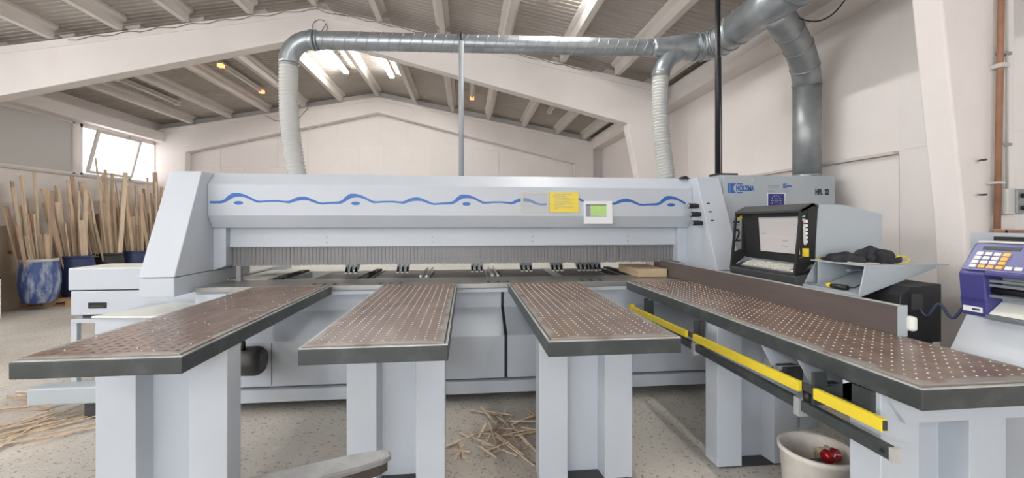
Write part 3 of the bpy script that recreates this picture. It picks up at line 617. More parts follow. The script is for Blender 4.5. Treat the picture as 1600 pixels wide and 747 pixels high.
# ------------------------------------------------------------------ control cabinet
cb = thing('control_cabinet', 'tall light grey control cabinet lettered HPL 22 behind the console', 'cabinet', (3.15, 4.3, 0))
part('body', MB().box(2.535, 3.78, 4.04, 4.6, 0, 1.98), M['cab'], cb, 0.004)
part('door', MB().box(2.555, 3.778, 4.02, 4.038, 0.1, 1.975), M['cab'], cb, 0.004)
part('side_plate', MB().box(2.528, 2.536, 4.22, 4.30, 1.84, 1.92), M['dark'], cb)
part('lock', MB().tube([(2.86, 4.021, 1.93), (2.86, 4.012, 1.93)], 0.012, 12), M['alu'], cb)
FY = 4.0185
part('logo_bar', MB().box(2.605, 2.625, FY, FY+0.002, 1.795, 1.895), M['blue'], cb)
pts = [(2.635, 1.795), (2.635, 1.835), (2.655, 1.845), (2.635, 1.855), (2.635, 1.895)]
part('logo_bar', MB().poly_prism([(2.63, 1.895), (2.63, 1.795), (2.70, 1.795), (2.672, 1.815), (2.662, 1.845), (2.672, 1.875), (2.70, 1.895)], 'y', FY, FY+0.002), M['blue'], cb)
part('logo_bar', MB().poly_prism([(2.69, 1.895), (2.76, 1.895), (2.76, 1.882), (2.705, 1.882)], 'y', FY, FY+0.002), M['blue'], cb)
part('logo_bar', MB().poly_prism([(2.69, 1.795), (2.76, 1.795), (2.76, 1.808), (2.705, 1.808)], 'y', FY, FY+0.002), M['blue'], cb)
text('maker_lettering', 'HOLZMA', 0.075, (2.69, FY, 1.819), FRONT, M['blue'], cb, 0.62, 0.0026)
text('model_lettering', 'HPL  22', 0.078, (3.555, FY, 1.79), FRONT, M['inkblk'], cb, 0.60, 0.0035)
for k, (x0, x1, z, h) in enumerate(((3.035, 3.17, 1.868, 0.008), (3.035, 3.155, 1.853, 0.005), (3.035, 3.29, 1.838, 0.003), (3.035, 3.11, 1.822, 0.005), (3.20, 3.275, 1.822, 0.005), (3.035, 3.12, 1.81, 0.004), (3.20, 3.27, 1.81, 0.004))):
    part('small_print', MB().box(x0, x1, FY, FY+0.002, z, z+h), M['inkgrey' if k != 2 else 'blue'], cb)
part('emblem', MB().poly_prism([(3.20, 1.895), (3.20, 1.85), (3.245, 1.85), (3.245, 1.856), (3.215, 1.86), (3.215, 1.885), (3.245, 1.889), (3.245, 1.895)], 'y', FY, FY+0.002), M['blue'], cb)
text('emblem_lettering', 'HOMAG', 0.024, (3.218, FY, 1.864), FRONT, M['blue'], cb, 0.9, 0.0006)
stk = part('round_star_sticker', MB().poly_prism([(3.028, 1.64), (3.03, 1.80), (3.225, 1.80), (3.215, 1.64)], 'y', FY-0.0005, FY+0.002), M['paper'], cb)
part('sticker_face', MB().box(3.036, 3.212, FY-0.0012, FY+0.001, 1.64, 1.793), M['navy'], stk)
for k in range(9):
    a = PI*1.15-k*PI*1.3/8
    part('star', MB().poly_prism([(3.124+0.05*math.cos(a)+0.0062*math.cos(j*PI/5+PI/2)*(1 if j % 2 == 0 else 0.45), 1.722+0.052*math.sin(a)+0.0062*math.sin(j*PI/5+PI/2)*(1 if j % 2 == 0 else 0.45)) for j in range(10)], 'y', FY-0.0018, FY), M['paper'], stk)
for k, (wd_, z) in enumerate(((0.02, 1.74), (0.036, 1.722), (0.022, 1.705))): part('sticker_line', MB().box(3.124-wd_, 3.124+wd_, FY-0.0018, FY, z, z+0.006), M['inkgrey'], stk)
t = thing('black_pole', 'slim black vertical pole rising from the control cabinet to the roof', 'pole', (2.56, 4.12, 1.98))
part('pole', MB().tube([(2.565, 4.13, 1.99), (2.565, 4.13, 4.2)], 0.026, 14), M['black'], t)
part('base_plate', MB().box(2.525, 2.74, 4.06, 4.22, 1.98, 2.0), M['black'], t)
part('cable', MB().tube([(2.60, 4.12, 2.0), (2.60, 4.12, 2.5), (2.597, 4.13, 3.2)], 0.006, 6), M['dark'], t)

# ------------------------------------------------------------------ operator console, facing -X
cn = thing('operator_console', 'black operator console with lit screen and beige keyboard', 'console', (2.35, 2.95, 1.05))
ya, yb = 2.60, 3.30; xf = 2.155
def side_poly(): return [(xf, 1.135), (xf+0.045, 1.585), (xf+0.13, 1.63), (xf+0.165, 1.60), (xf+0.14, 1.24)]
def side_panel(y0, y1):   # a trapezoid side with a tall window cut through
    p = side_poly(); h = [(xf+0.028, 1.26), (xf+0.05, 1.54), (xf+0.105, 1.57), (xf+0.10, 1.29)]
    m_ = MB()
    o_ = [(p[0], h[0]), (p[1], h[1]), (p[2], h[2]), (p[3], h[2]), (p[4], h[3])]
    def ring(a, b, c, d): m_.poly_prism([a, b, c, d], 'y', y0, y1)
    ring(p[0], p[1], h[1], h[0]); ring(p[1], p[2], h[2], h[1]); m_.poly_prism([p[2], p[3], h[2]], 'y', y0, y1); ring(p[3], p[4], h[3], h[2]); ring(p[4], p[0], h[0], h[3])
    return m_
part('side_panel', side_panel(ya, ya+0.02), M['black'], cn); part('side_panel', side_panel(yb-0.02, yb), M['black'], cn)
part('hood', MB().poly_prism([(xf+0.045, 1.585), (xf+0.13, 1.63), (xf+0.17, 1.62), (xf+0.17, 1.60), (xf+0.13, 1.61), (xf+0.05, 1.57)], 'y', ya, yb), M['graph'], cn)
part('apron', MB().poly_prism([(xf-0.005, 1.145), (xf+0.01, 1.085), (xf+0.05, 1.07), (xf+0.16, 1.12), (xf+0.16, 1.16), (xf+0.03, 1.15)], 'y', ya-0.005, yb+0.005), M['graph'], cn, 0.006)
# screen bezel plane tilted back
def bez(a0, a1, y0, y1, off, th):     # a: 0 bottom .. 1 top of the bezel
    P0 = Vector((xf+0.125, 0, 1.22)); P1 = Vector((xf+0.10, 0, 1.59)); d = P1-P0; n_ = Vector((-d.z, 0, d.x)).normalized()
    n_ = n_ if n_.x < 0 else -n_
    return MB().obox(P0+d*(a0+a1)/2+n_*(off+th/2)+Vector((0, (y0+y1)/2, 0)), (Vector((0, 1, 0)), d.normalized(), n_), ((y1-y0)/2, d.length*(a1-a0)/2, th/2))
part('screen_bezel', bez(0, 1, ya+0.02, yb-0.02, -0.03, 0.03), M['black'], cn)
sc_ = part('screen', bez(0.17, 0.87, 2.70, 3.09, 0, 0.004), M['screen'], cn, label='lit grey monitor screen')
part('window_bar', bez(0.845, 0.865, 2.705, 3.085, 0.004, 0.001), M['inkgrey'], sc_)
for a, y0, y1 in ((0.53, 3.02, 3.06), (0.52, 2.71, 2.725), (0.40, 2.80, 2.85), (0.30, 2.80, 2.86), (0.23, 2.75, 3.05), (0.72, 2.72, 2.73), (0.46, 2.71, 3.06)):
    part('screen_line', bez(a, a+0.015, y0, y1, 0.004, 0.001), M['inkgrey'] if y1-y0 < 0.2 else M['conduit'], sc_)
for k in range(8):
    part('button', bez(0.86-k*0.072, 0.905-k*0.072, 2.635, 2.655, 0, 0.006), M['red'] if k == 2 else M['key'], cn)
part('emergency_stop', bez(0.10, 0.19, 2.628, 2.662, 0, 0.02), M['red'], cn, 0.006, label='red emergency stop button')
for k in range(6): part('side_button', MB().box(xf+0.075, xf+0.095, ya-0.002, ya+0.018, 1.50-k*0.027, 1.518-k*0.027), M['key'], cn)
part('yellow_switch', MB().box(xf+0.068, xf+0.095, ya-0.006, ya+0.018, 1.275, 1.33), M['yel2'], cn)
part('handset', MB().box(xf+0.09, xf+0.13, ya-0.004, ya+0.004, 1.29, 1.59), M['black'], cn)
part('warning_label', MB().box(xf+0.05, xf+0.11, yb-0.004, yb+0.006, 1.535, 1.56), M['yel2'], cn)
text('number_two', '2', 0.175, (2.675, FY, 1.315), FRONT, M['inkblk'], cb, 0.75, 0.002)
for a, b in ((1.475, 1.483), (1.495, 1.52)): part('black_mark', MB().box(2.66, 2.73, FY, FY+0.002, a, b), M['inkblk'], cb)
# keyboard on the apron shelf
def kb(u, y0, y1, u1, h0, h1):
    P0 = Vector((xf+0.03, 0, 1.165)); P1 = Vector((xf+0.125, 0, 1.195)); d = P1-P0; n_ = Vector((-d.z, 0, d.x)).normalized()
    n_ = n_ if n_.z > 0 else -n_
    return MB().obox(P0+d*(u+u1)/2+n_*(h0+h1)/2+Vector((0, (y0+y1)/2, 0)), (Vector((0, 1, 0)), d.normalized(), n_), ((y1-y0)/2, d.length*(u1-u)/2, (h1-h0)/2))
kbd = part('keyboard', kb(0, 2.68, 3.2, 1, -0.012, 0.004), M['inkgrey'], cn)
part('shelf', MB().poly_prism([(xf+0.0, 1.14), (xf+0.0, 1.152), (xf+0.13, 1.19), (xf+0.13, 1.14)], 'y', ya+0.02, yb-0.02), M['black'], cn)
for r_ in range(6):
    y = 2.69
    while y < 3.18:
        wk = R.choice([0.024, 0.024, 0.024, 0.036])
        if not (2.80 < y < 2.815 or (r_ == 5 and R.random() < 0.15)): part('key', kb(0.04+r_*0.155, y, y+wk-0.006, 0.155+r_*0.155, 0.004, 0.016), M['beige'], kbd)
        y += wk
part('mouse', MB().box(xf+0.02, xf+0.05, 2.635, 2.668, 1.165, 1.18), M['key'], cn, 0.006)
part('rear_housing', MB().poly_prism([(xf+0.155, 1.20), (xf+0.155, 1.622), (2.50, 1.622), (2.80, 1.558), (2.80, 1.20)], 'y', 2.605, 3.28), M['cab'], cn, 0.006)
part('support_arm', MB().box(2.42, 2.56, 2.87, 3.05, 0, 1.2), M['cab'], cn)

# tray with open box, right of the console
tr = thing('side_tray', 'light grey sheet metal tray with open pigeonhole beside the console', 'tray', (2.4, 2.4, 1.05))
part('floor_plate', MB().poly_prism([(2.20, 1.075), (2.20, 1.10), (2.24, 1.085), (2.72, 1.245), (2.72, 1.237), (2.24, 1.077)], 'y', 2.21, 2.59), M['cab'], tr)
part('side_wedge', MB().poly_prism([(2.225, 1.08), (2.265, 1.25), (2.73, 1.25)], 'y', 2.205, 2.215), M['cab'], tr)
part('box_top', MB().box(2.262, 2.80, 2.205, 2.595, 1.25, 1.258), M['cab'], tr)
part('box_divider', MB().poly_prism([(2.262, 1.092), (2.262, 1.25), (2.70, 1.25)], 'y', 2.53, 2.538), M['cab'], tr)
part('left_wing', MB().poly_prism([(2.21, 1.08), (2.225, 1.12), (2.30, 1.25), (2.72, 1.25)], 'y', 2.588, 2.595), M['cab'], tr)
part('box_back', MB().box(2.60, 2.608, 2.215, 2.53, 1.205, 1.25), M['conduit'], tr)
part('tray_bracket', MB().box(2.46, 2.56, 2.5, 2.86, 1.185, 1.198), M['cab'], tr)
# gloves / cloth on the tray
import bmesh as _b
def blob(name, c, half, seed, m, parent, rough=0.35, sub=3):
    rr = random.Random(seed); bm = bmesh.new(); bmesh.ops.create_icosphere(bm, subdivisions=sub, radius=1)
    ph = [rr.uniform(0, 6) for _ in range(6)]
    for v in bm.verts:
        x, y, z = v.co; k = 1+rough*0.5*(math.sin(5*x+ph[0])*math.sin(4*y+ph[1])+0.6*math.sin(9*y+ph[2]+3*x))
        v.co = Vector((x*half[0]*k, y*half[1]*k, max(z*k, -0.55)*half[2]))+Vector(c)
    for f in bm.faces: f.smooth = True
    m_ = MB(); m_.b.free(); m_.b = bm
    return part(name, m_, m, parent)
gl = thing('work_gloves', 'black work gloves with yellow cuff lying on the grey tray', 'gloves', (2.45, 2.38, 1.258))
blob('glove', (2.36, 2.42, 1.274), (0.075, 0.12, 0.034), 5, M['cloth'], gl, 0.6, 4)
blob('glove', (2.45, 2.34, 1.290), (0.07, 0.075, 0.055), 9, M['cloth'], gl, 0.7, 4)
blob('glove_finger', (2.33, 2.52, 1.266), (0.03, 0.06, 0.014), 2, M['cloth'], gl, 0.4)
blob('glove_wrist', (2.505, 2.285, 1.278), (0.045, 0.045, 0.026), 4, M['cloth'], gl, 0.4)
part('cuff', MB().tube([(2.535+0.036*math.cos(a*PI/8), 2.245-0.012*math.cos(a*PI/8), 1.284+0.021*math.sin(a*PI/8)) for a in range(17)], 0.004, 8, False), M['yel2'], gl, label='yellow glove cuff ring')
part('cuff_lining', MB().tube([(2.535, 2.25, 1.283), (2.53, 2.275, 1.283)], [0.018, 0.022], 14), M['graph'], gl)
o = part('wood_offcut', MB().box(2.30, 2.40, 2.25, 2.36, 1.258, 1.264), M['brown']); tag(o, 'thin brown offcut lying under the gloves on the tray', 'offcut')
o = part('yellow_scrap', MB().box(2.29, 2.34, 2.55, 2.59, 1.258, 1.265), M['yel2']); tag(o, 'small yellow scrap on the tray beside the console', 'scrap')
ml = thing('hand_tool', 'dark green hand tool with yellow collar lying in the tray', 'tool', (2.24, 2.45, 1.10))
part('blade', MB().obox((2.235, 2.52, 1.104), (Vector((0, 1, 0)), Vector((1, 0, 0)), Vector((0, 0, 1))), (0.10, 0.012, 0.008)), M['slate'], ml, 0.003)
part('body', MB().tube([(2.24, 2.42, 1.112), (2.243, 2.36, 1.113), (2.245, 2.30, 1.114)], [0.012, 0.017, 0.014], 12), M['black'], ml)
part('collar', MB().tube([(2.24, 2.44, 1.112), (2.24, 2.41, 1.112)], 0.0165, 12), M['yel2'], ml)
part('lead', MB().tube([(2.245, 2.30, 1.115), (2.26, 2.27, 1.12), (2.30, 2.25, 1.15), (2.35, 2.25, 1.17), (2.42, 2.24, 1.18)], 0.004, 6), M['black'], ml)
# black box behind the fence
t = thing('black_box', 'black sloped metal box behind the fence end below the tray', 'box', (2.5, 2.2, 0.6))
part('body', MB().poly_prism([(2.33, 0.84), (2.37, 1.10), (2.44, 1.145), (2.62, 1.16), (2.62, 0.84)], 'y', 2.10, 2.36), M['black'], t, 0.004)
part('hatch', MB().box(2.43, 2.50, 2.094, 2.10, 1.02, 1.11), M['dark'], t)
part('stand', MB().box(2.38, 2.60, 2.13, 2.33, 0, 0.84), M['dark'], t)
o = part('coiled_cable', MB().tube([(2.46+0.004*k+0.0*math.sin(k), 2.08-0.008*k, 1.03-0.035*math.sin(k*0.55)+0.0005*k) for k in range(22)], 0.007, 8), M['cable']); tag(o, 'dark blue wavy cable from the black box to the label printer', 'cable')

# ------------------------------------------------------------------ label printer on its stand
st = thing('printer_stand', 'white sheet metal stand under the violet label printer', 'stand', (2.6, 1.6, 0))
part('slope', MB().poly_prism([(2.34, 0.70), (2.52, 1.03), (2.56, 1.05), (2.95, 1.05), (2.95, 0), (2.34, 0)], 'y', 1.25, 1.91), M['stand'], st, 0.004)
part('back_plate', MB().box(2.60, 2.62, 1.25, 1.95, 1.05, 1.45), M['cab'], st, 0.003)
pt = thing('label_printer', 'violet-blue label printer with number keypad on the white stand', 'printer', (2.5, 1.65, 1.05))
y0, y1 = 1.42, 1.85
part('body', MB().poly_prism([(2.42, 1.055), (2.40, 1.255), (2.495, 1.40), (2.59, 1.40), (2.59, 1.055)], 'y', y1-0.105, y1), M['purple'], pt, 0.006)
part('head', MB().poly_prism([(2.395, 1.255), (2.40, 1.27), (2.495, 1.402), (2.59, 1.402), (2.59, 1.25)], 'y', y0, y1-0.105), M['purple'], pt, 0.004)
part('top_strip', MB().box(2.50, 2.592, y0, y1-0.01, 1.404, 1.412), M['white'], pt)
part('back_slot', MB().box(2.585, 2.599, y0, y1-0.01, 1.405, 1.432), M['black'], pt)
def kp(a0, a1, ya_, yb_, th):
    P0 = Vector((2.40, 0, 1.268)); P1 = Vector((2.495, 0, 1.40)); d = P1-P0; n_ = Vector((-d.z, 0, d.x)).normalized(); n_ = n_ if n_.x < 0 else -n_
    return MB().obox(P0+d*(a0+a1)/2+n_*th/2+Vector((0, (ya_+yb_)/2, 0)), (Vector((0, 1, 0)), d.normalized(), n_), (abs(yb_-ya_)/2, d.length*(a1-a0)/2, th/2))
part('keypad_panel', kp(0.05, 0.98, 1.425, 1.835, 0.004), M['purple2'], pt)
part('display', kp(0.76, 0.88, 1.66, 1.80, 0.006), M['graph'], pt)
for r_ in range(4):
    for c in range(4):
        part('key', kp(0.12+r_*0.145, 0.225+r_*0.145, 1.81-c*0.034, 1.785-c*0.034, 0.010), M['orange'] if (c == 3 or (r_ == 0 and c > 0)) else M['key'], pt)
for k in range(2): part('key', kp(0.12, 0.225, 1.81-(4+k)*0.034, 1.785-(4+k)*0.034, 0.010), M['key'], pt)
for a, y in ((0.55, 1.62), (0.42, 1.588), (0.55, 1.588), (0.55, 1.556), (0.42, 1.556), (0.29, 1.588), (0.68, 1.588), (0.55, 1.53)): part('key', kp(a-0.10, a, y, y-0.026, 0.010), M['key'], pt)
part('stop_key', kp(0.13, 0.25, 1.575, 1.545, 0.011), M['red'], pt)
part('maker_plate', MB().box(2.412, 2.42, 1.762, 1.838, 1.075, 1.10), M['key'], pt)
part('plate_line', MB().box(2.410, 2.4125, 1.77, 1.80, 1.084, 1.092), M['inkblk'], pt)
for z in (1.125, 1.135): part('groove', MB().box(2.409, 2.416, y1-0.104, y1-0.001, z, z+0.003), M['navy'], pt)
part('mechanism_back', MB().box(2.50, 2.51, y0, y1-0.105, 1.06, 1.25), M['cab'], pt)
part('label_chute', MB().poly_prism([(2.42, 1.075), (2.49, 1.13), (2.50, 1.13), (2.50, 1.075)], 'y', y0, y1-0.108), M['white'], pt)
part('roller', MB().tube([(2.45, y0, 1.185), (2.45, y1-0.107, 1.185)], 0.017, 12), M['black'], pt)
for z in (1.165, 1.215, 1.235): part('guide_bar', MB().box(2.425, 2.45, y0, y1-0.107, z-0.012, z), M['galv'], pt)
part('front_bar', MB().box(2.405, 2.43, y0, y1-0.107, 1.058, 1.072), M['galv'], pt)

# pail with can
pl_ = thing('pail', 'dusty white plastic pail under the long air table', 'pail', (1.73, 1.96, 0))
px, py = 1.735, 1.95
part('bucket', MB().lathe([(0.13, 0.0), (0.135, 0.01), (0.160, 0.355), (0.169, 0.36), (0.170, 0.380), (0.167, 0.384), (0.158, 0.385), (0.152, 0.375), (0.128, 0.012)], px, py, 36), M['pail'], pl_)
def on_pail(name, s, a, z, size, m):
    r_ = 0.150+0.0
    o = text(name, s, size, (px+(r_+0.008)*math.cos(a), py+(r_+0.008)*math.sin(a), z), (PI/2-0.07, 0, a+PI/2), m, pl_, 0.9, 0.001, 0.004)
on_pail('lettering', 'ch', 0.05, math.radians(178), 0.302, M['inkblk'])
on_pail('lettering', 'C', 0.06, math.radians(212), 0.30, M['inkblk'])
cn_ = thing('drink_can', 'crumpled red drink can lying in the white pail', 'can', (1.77, 1.96, 0.30))
part('can_body', MB().tube([(1.745, 1.920, 0.350), (1.760, 1.920, 0.353), (1.790, 1.925, 0.347), (1.815, 1.930, 0.353), (1.830, 1.930, 0.353)], [0.024, 0.033, 0.026, 0.033, 0.025], 16), M['redcan'], cn_)
part('can_lid', MB().tube([(1.830, 1.930, 0.353), (1.835, 1.930, 0.353)], 0.024, 14), M['alu'], cn_)
part('swirl', MB().tube([(1.775, 1.892, 0.365), (1.787, 1.899, 0.373), (1.800, 1.900, 0.369), (1.815, 1.897, 0.368)], 0.003, 6), M['paper'], cn_)
o = blob('crumpled_paper', (1.83, 2.0, 0.30), (0.04, 0.05, 0.045), 3, M['brown'], None, 0.8); tag(o, 'crumpled brown scrap behind the can in the pail', 'scrap')
o = blob('rubbish', (1.735, 1.95, 0.17), (0.12, 0.12, 0.14), 12, M['graph'], None, 0.15); tag(o, 'dark rubbish filling the lower part of the pail', 'rubbish')
# worn blue-grey post at the far right bottom
o = part('blue_grey_post', MB().poly_prism([(2.33, 0), (2.33, 0.71), (2.36, 0.72), (2.55, 0.70), (2.55, 0)], 'y', 1.55-0.0, 1.7), M['slate'], None, 0.008); tag(o, 'worn blue-grey painted post at the lower right under the printer stand', 'post')
o.location.y += -0.31; o.location.x += -0.05

# ------------------------------------------------------------------ extraction duct
dz0 = 3.46; Yd = 4.8
du = thing('extraction_duct', 'galvanised extraction duct with two grey hoses above the saw', 'duct', (0.5, Yd, 1.96))
r0 = 0.097
def dzx(x): return 3.46+0.09*(x+1.7)/4.0
m_ = MB().tube([(-1.62+k*0.1, Yd, dzx(-1.62+k*0.1)) for k in range(39)], r0, 20)
main = part('spiral_pipe', m_, M['galv'], du)
k = 0; x = -1.5
while x < 2.15:      # raised spiral seams
    ang = 0.35
    m_ = MB(); n_ = 20; c = Vector((x, Yd, dzx(x)))
    pts = [(c.x+0.04*math.sin(2*PI*i/n_), c.y+(r0+0.001)*math.cos(2*PI*i/n_), c.z+(r0+0.001)*math.sin(2*PI*i/n_)) for i in range(n_+1)]
    part('spiral_seam', m_.tube(pts, 0.0038, 5, False), M['galvd'], main); x += 0.115
pts = []
for i in range(13):
    a = i/12*PI/2*1.07; pts.append((-1.64-0.245*math.sin(a), Yd, dzx(-1.64)-0.245*(1-math.cos(a))))
part('elbow', MB().tube(pts, r0+0.002, 20), M['galv'], du)
part('coupling', MB().tube([(-1.66, Yd, dzx(-1.65)), (-1.62, Yd, dzx(-1.62))], r0+0.012, 20), M['galv'], du)
part('coupling', MB().tube([(-1.60, Yd, dzx(-1.6)), (-1.585, Yd, dzx(-1.59))], r0+0.009, 20), M['galvd'], du)
ex, ez = pts[-1][0], pts[-1][2]
def bez3(P, n):
    P = [Vector(p) for p in P]; out = []
    for i in range(n+1):
        t = i/n; out.append(P[0]*(1-t)**3+P[1]*3*t*(1-t)**2+P[2]*3*t*t*(1-t)+P[3]*t**3)
    return out
def hose(P, r, pitch=0.034):
    L = sum((Vector(a)-Vector(b)).length for a, b in zip(P, P[1:])); n = int(L/pitch)*3
    c = bez3(P, n); rs = [r-0.013 if i % 3 == 0 else r+0.002 for i in range(n+1)]
    return MB().tube(c, rs, 18)
part('flexible_hose', hose([(ex, Yd, ez), (ex-0.01, Yd, ez-0.5), (-1.88, Yd, 2.5), (-1.79, Yd, 1.95)], 0.094), M['hose'], du, label='grey ribbed flexible hose')
part('hose_clamp', MB().tube([(ex, Yd, ez+0.01), (ex, Yd, ez-0.02)], r0+0.006, 20), M['galvd'], du)
# Y piece and right hose
part('cone', MB().tube([(2.16, Yd, dzx(2.16)), (2.2, Yd, dzx(2.2)), (2.62, Yd, 3.575), (2.72, Yd, 3.58)], [r0+0.004, r0+0.008, 0.15, 0.155], 22), M['galv'], du)
bp = bez3([(2.52, Yd, 3.53), (2.40, Yd-0.01, 3.47), (2.30, Yd-0.02, 3.38), (2.26, Yd-0.02, 3.22)], 10)
part('branch_pipe', MB().tube(bp, [0.11]*4+[0.1]*7, 18), M['galv'], du)
part('hose_clamp', MB().tube([(2.262, Yd-0.02, 3.25), (2.26, Yd-0.02, 3.20)], 0.105, 18), M['galvd'], du)
part('flexible_hose', hose([(2.26, Yd-0.02, 3.22), (2.235, Yd-0.02, 2.8), (2.29, Yd, 2.4), (2.36, Yd, 1.95)], 0.092), M['hose'], du, label='grey ribbed flexible hose')
# bend towards the front, then the large main along the hall
bp = bez3([(2.70, Yd, 3.58), (2.88, Yd, 3.585), (2.95, Yd-0.05, 3.6), (2.95, Yd-0.42, 3.62)], 12)
part('bend', MB().tube(bp, [0.155+0.0015*i for i in range(13)], 22), M['galv'], du)
for i in (0, 2, 4, 6, 8, 10, 12):
    d = (bp[min(i+1, 12)]-bp[max(i-1, 0)]).normalized()
    part('bend_ring', MB().tube([bp[i]-d*0.009, bp[i]+d*0.009], 0.165+0.0016*i, 22), M['galv'], du)
part('main_pipe', MB().tube([(2.95, Yd-0.40, 3.62), (2.95, 3.8, 3.62), (2.95, 2.7, 3.62)], [0.178, 0.18, 0.18], 24), M['galv'], du)
for y in (3.55, 3.50): part('joint_ring', MB().tube([(2.95, y, 3.62), (2.95, y-0.02, 3.62)], 0.188, 24), M['galv'], du)
bp = bez3([(3.0, 3.86, 3.55), (3.22, 3.98, 3.42), (3.55, 4.15, 3.38), (3.72, 4.32, 3.02)], 12)
part('side_branch', MB().tube(bp, 0.135, 22), M['galvd'], du)
for i in (4, 7, 10): 
    d = (bp[i+1]-bp[i-1]).normalized(); part('branch_ring', MB().tube([bp[i]-d*0.01, bp[i]+d*0.01], 0.142, 22), M['galvd'], du)
part('drop_pipe', MB().tube([(3.72, 4.32, 3.04), (3.72, 4.32, 1.985)], 0.135, 22), M['galvd'], du, label='dull grey vertical drop pipe')
part('drop_ring', MB().tube([(3.72, 4.32, 3.03), (3.72, 4.32, 3.0)], 0.142, 22), M['galvd'], du)
part('drop_collar', MB().tube([(3.72, 4.32, 2.03), (3.72, 4.32, 1.985)], 0.14, 22), M['galv'], du)
for y in (3.9, 3.0):
    part('hanger_rod', MB().tube([(2.95, y, 3.79), (2.95, y, ftop(2.95)+PH)], 0.008, 6), M['galvd'], du)
t = thing('support_post', 'slim grey post holding the horizontal duct above the saw beam', 'post', (-0.075, 4.75, 1.96))
xx = -0.05
part('post', MB().tube([(xx, 4.65, 1.96), (xx, 4.65, dzx(xx)-0.04)], 0.029, 14), M['post'], t)
part('pipe_clamp', MB().tube([(xx, Yd+0.115*math.cos(a*PI/9), dzx(xx)+0.112*math.sin(a*PI/9)) for a in range(19)], 0.013, 8, False), M['black'], t)
part('clamp_stub', MB().box(xx-0.016, xx+0.016, 4.66, 4.72, dzx(xx)-0.12, dzx(xx)-0.02), M['black'], t)
o = part('hanging_wire', MB().tube(bez3([(3.15, 3.75, 3.45), (3.35, 3.75, 3.36), (3.6, 3.72, 3.45), (3.72, 3.7, 3.95)], 14), 0.007, 6), M['black']); tag(o, 'thin black wire drooping beside the large main duct', 'wire')

# ------------------------------------------------------------------ left side units
lc = thing('low_cabinet', 'low white grey cabinet with recessed handle left of the saw', 'cabinet', (-3.1, 4.6, 0))
part('lid', MB().box(-3.67, -2.56, 4.385, 4.86, 0.872, 1.072), M['mach'], lc, 0.008)
part('lid_top', MB().box(-3.665, -2.56, 4.39, 4.86, 1.071, 1.077), M['white'], lc)
part('drawer_front', MB().box(-3.65, -2.56, 4.388, 4.86, 0.64, 0.862), M['mach'], lc, 0.006)
part('handle_recess', MB().box(-3.50, -3.345, 4.382, 4.39, 0.70, 0.755), M['black'], lc, 0.002)
part('handle_lip', MB().box(-3.48, -3.365, 4.378, 4.386, 0.712, 0.728), M['dark'], lc)
part('frame_rail', MB().box(-3.66, -2.56, 4.40, 4.86, 0.56, 0.60), M['mach'], lc, 0.003)
part('undercarriage', MB().box(-3.6, -2.6, 4.45, 4.8, 0.60, 0.64), M['dark'], lc)
for x in (-3.66, -2.66):
    for y in (4.40, 4.80): part('leg', MB().box(x, x+0.05, y, y+0.05, 0, 0.56), M['mach'], lc, 0.003)
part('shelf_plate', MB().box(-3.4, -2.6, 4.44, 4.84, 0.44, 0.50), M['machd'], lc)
hb = thing('white_hood', 'white-topped grey housing box beside the leftmost air table', 'housing', (-2.6, 4.0, 0))
part('body', MB().box(-2.97, -2.27, 3.78, 4.33, 0, 0.735), M['mach'], hb, 0.006)
part('lid', MB().poly_prism([(-2.985, 3.765), (-2.265, 3.69), (-2.265, 4.345), (-2.74, 4.345)], 'z', 0.735, 0.75), M['white'], hb, 0.003)
fb = thing('floor_beam', 'light grey square floor beam jutting out left of the tables', 'beam', (-2.7, 3.65, 0))
part('beam', MB().box(-3.28, -1.95, 3.58, 3.72, 0.12, 0.25), M['cab'], fb, 0.012)
for x in (-2.9, -2.1): part('foot', MB().box(x, x+0.1, 3.60, 3.70, 0, 0.12), M['dark'], fb)

# board leaning on the left wall, barrels with offcut strips
o = part('hardboard_panel', MB().obox((XL+0.20, 8.35, 0.72), (Vector((0, 1, 0)), Vector((-0.10, 0, 0.995)), Vector((0.995, 0, 0.10))), (0.52, 0.73, 0.008)), M['brown']); tag(o, 'brown hardboard sheet leaning on the left wall behind the first barrel', 'board')
o2 = part('knot_hole', MB().tube([(XL+0.205, 8.35, 0.98), (XL+0.186, 8.35, 0.98)], 0.03, 14), M['copper'], o)
BX = -7.38
ys = [8.28, 9.0, 9.72, 10.42, 11.1, 11.75]
bl = ['nearest barrel, blue with white paint drips, holding wood strips', 'second barrel from the near end, dark blue, filled with strips', 'third barrel from the near end, black, filled with strips', 'fourth barrel from the near end, blue rim, filled with strips', 'fifth barrel from the near end, black rim, filled with strips', 'last barrel of the row by the far gable, filled with strips']
bm_ = ['barrel', 'barrel2', 'barrel3', 'barrel2', 'barrel3', 'barrel3']
def pallet(cy, label):
    t = thing('pallet', label, 'pallet', (BX, cy, 0), 'pallets under the barrels')
    for y in (-0.5, 0, 0.5):
        part('skid', MB().box(BX-0.42, BX+0.42, cy+y-0.045, cy+y+0.045, 0, 0.02), M['pallet'], t)
        for x in (-0.36, 0, 0.36): part('block', MB().box(BX+x-0.06, BX+x+0.06, cy+y-0.05, cy+y+0.05, 0.02, 0.09), M['pallet'], t)
    for k in range(5): part('slat', MB().box(BX-0.42+k*0.185, BX-0.32+k*0.185, cy-0.56, cy+0.56, 0.09, 0.11), M['pallet'], t)
pallet(8.95, 'wooden pallet under the first two barrels'); pallet(10.3, 'wooden pallet under the middle barrels'); pallet(11.6, 'wooden pallet under the last barrels')
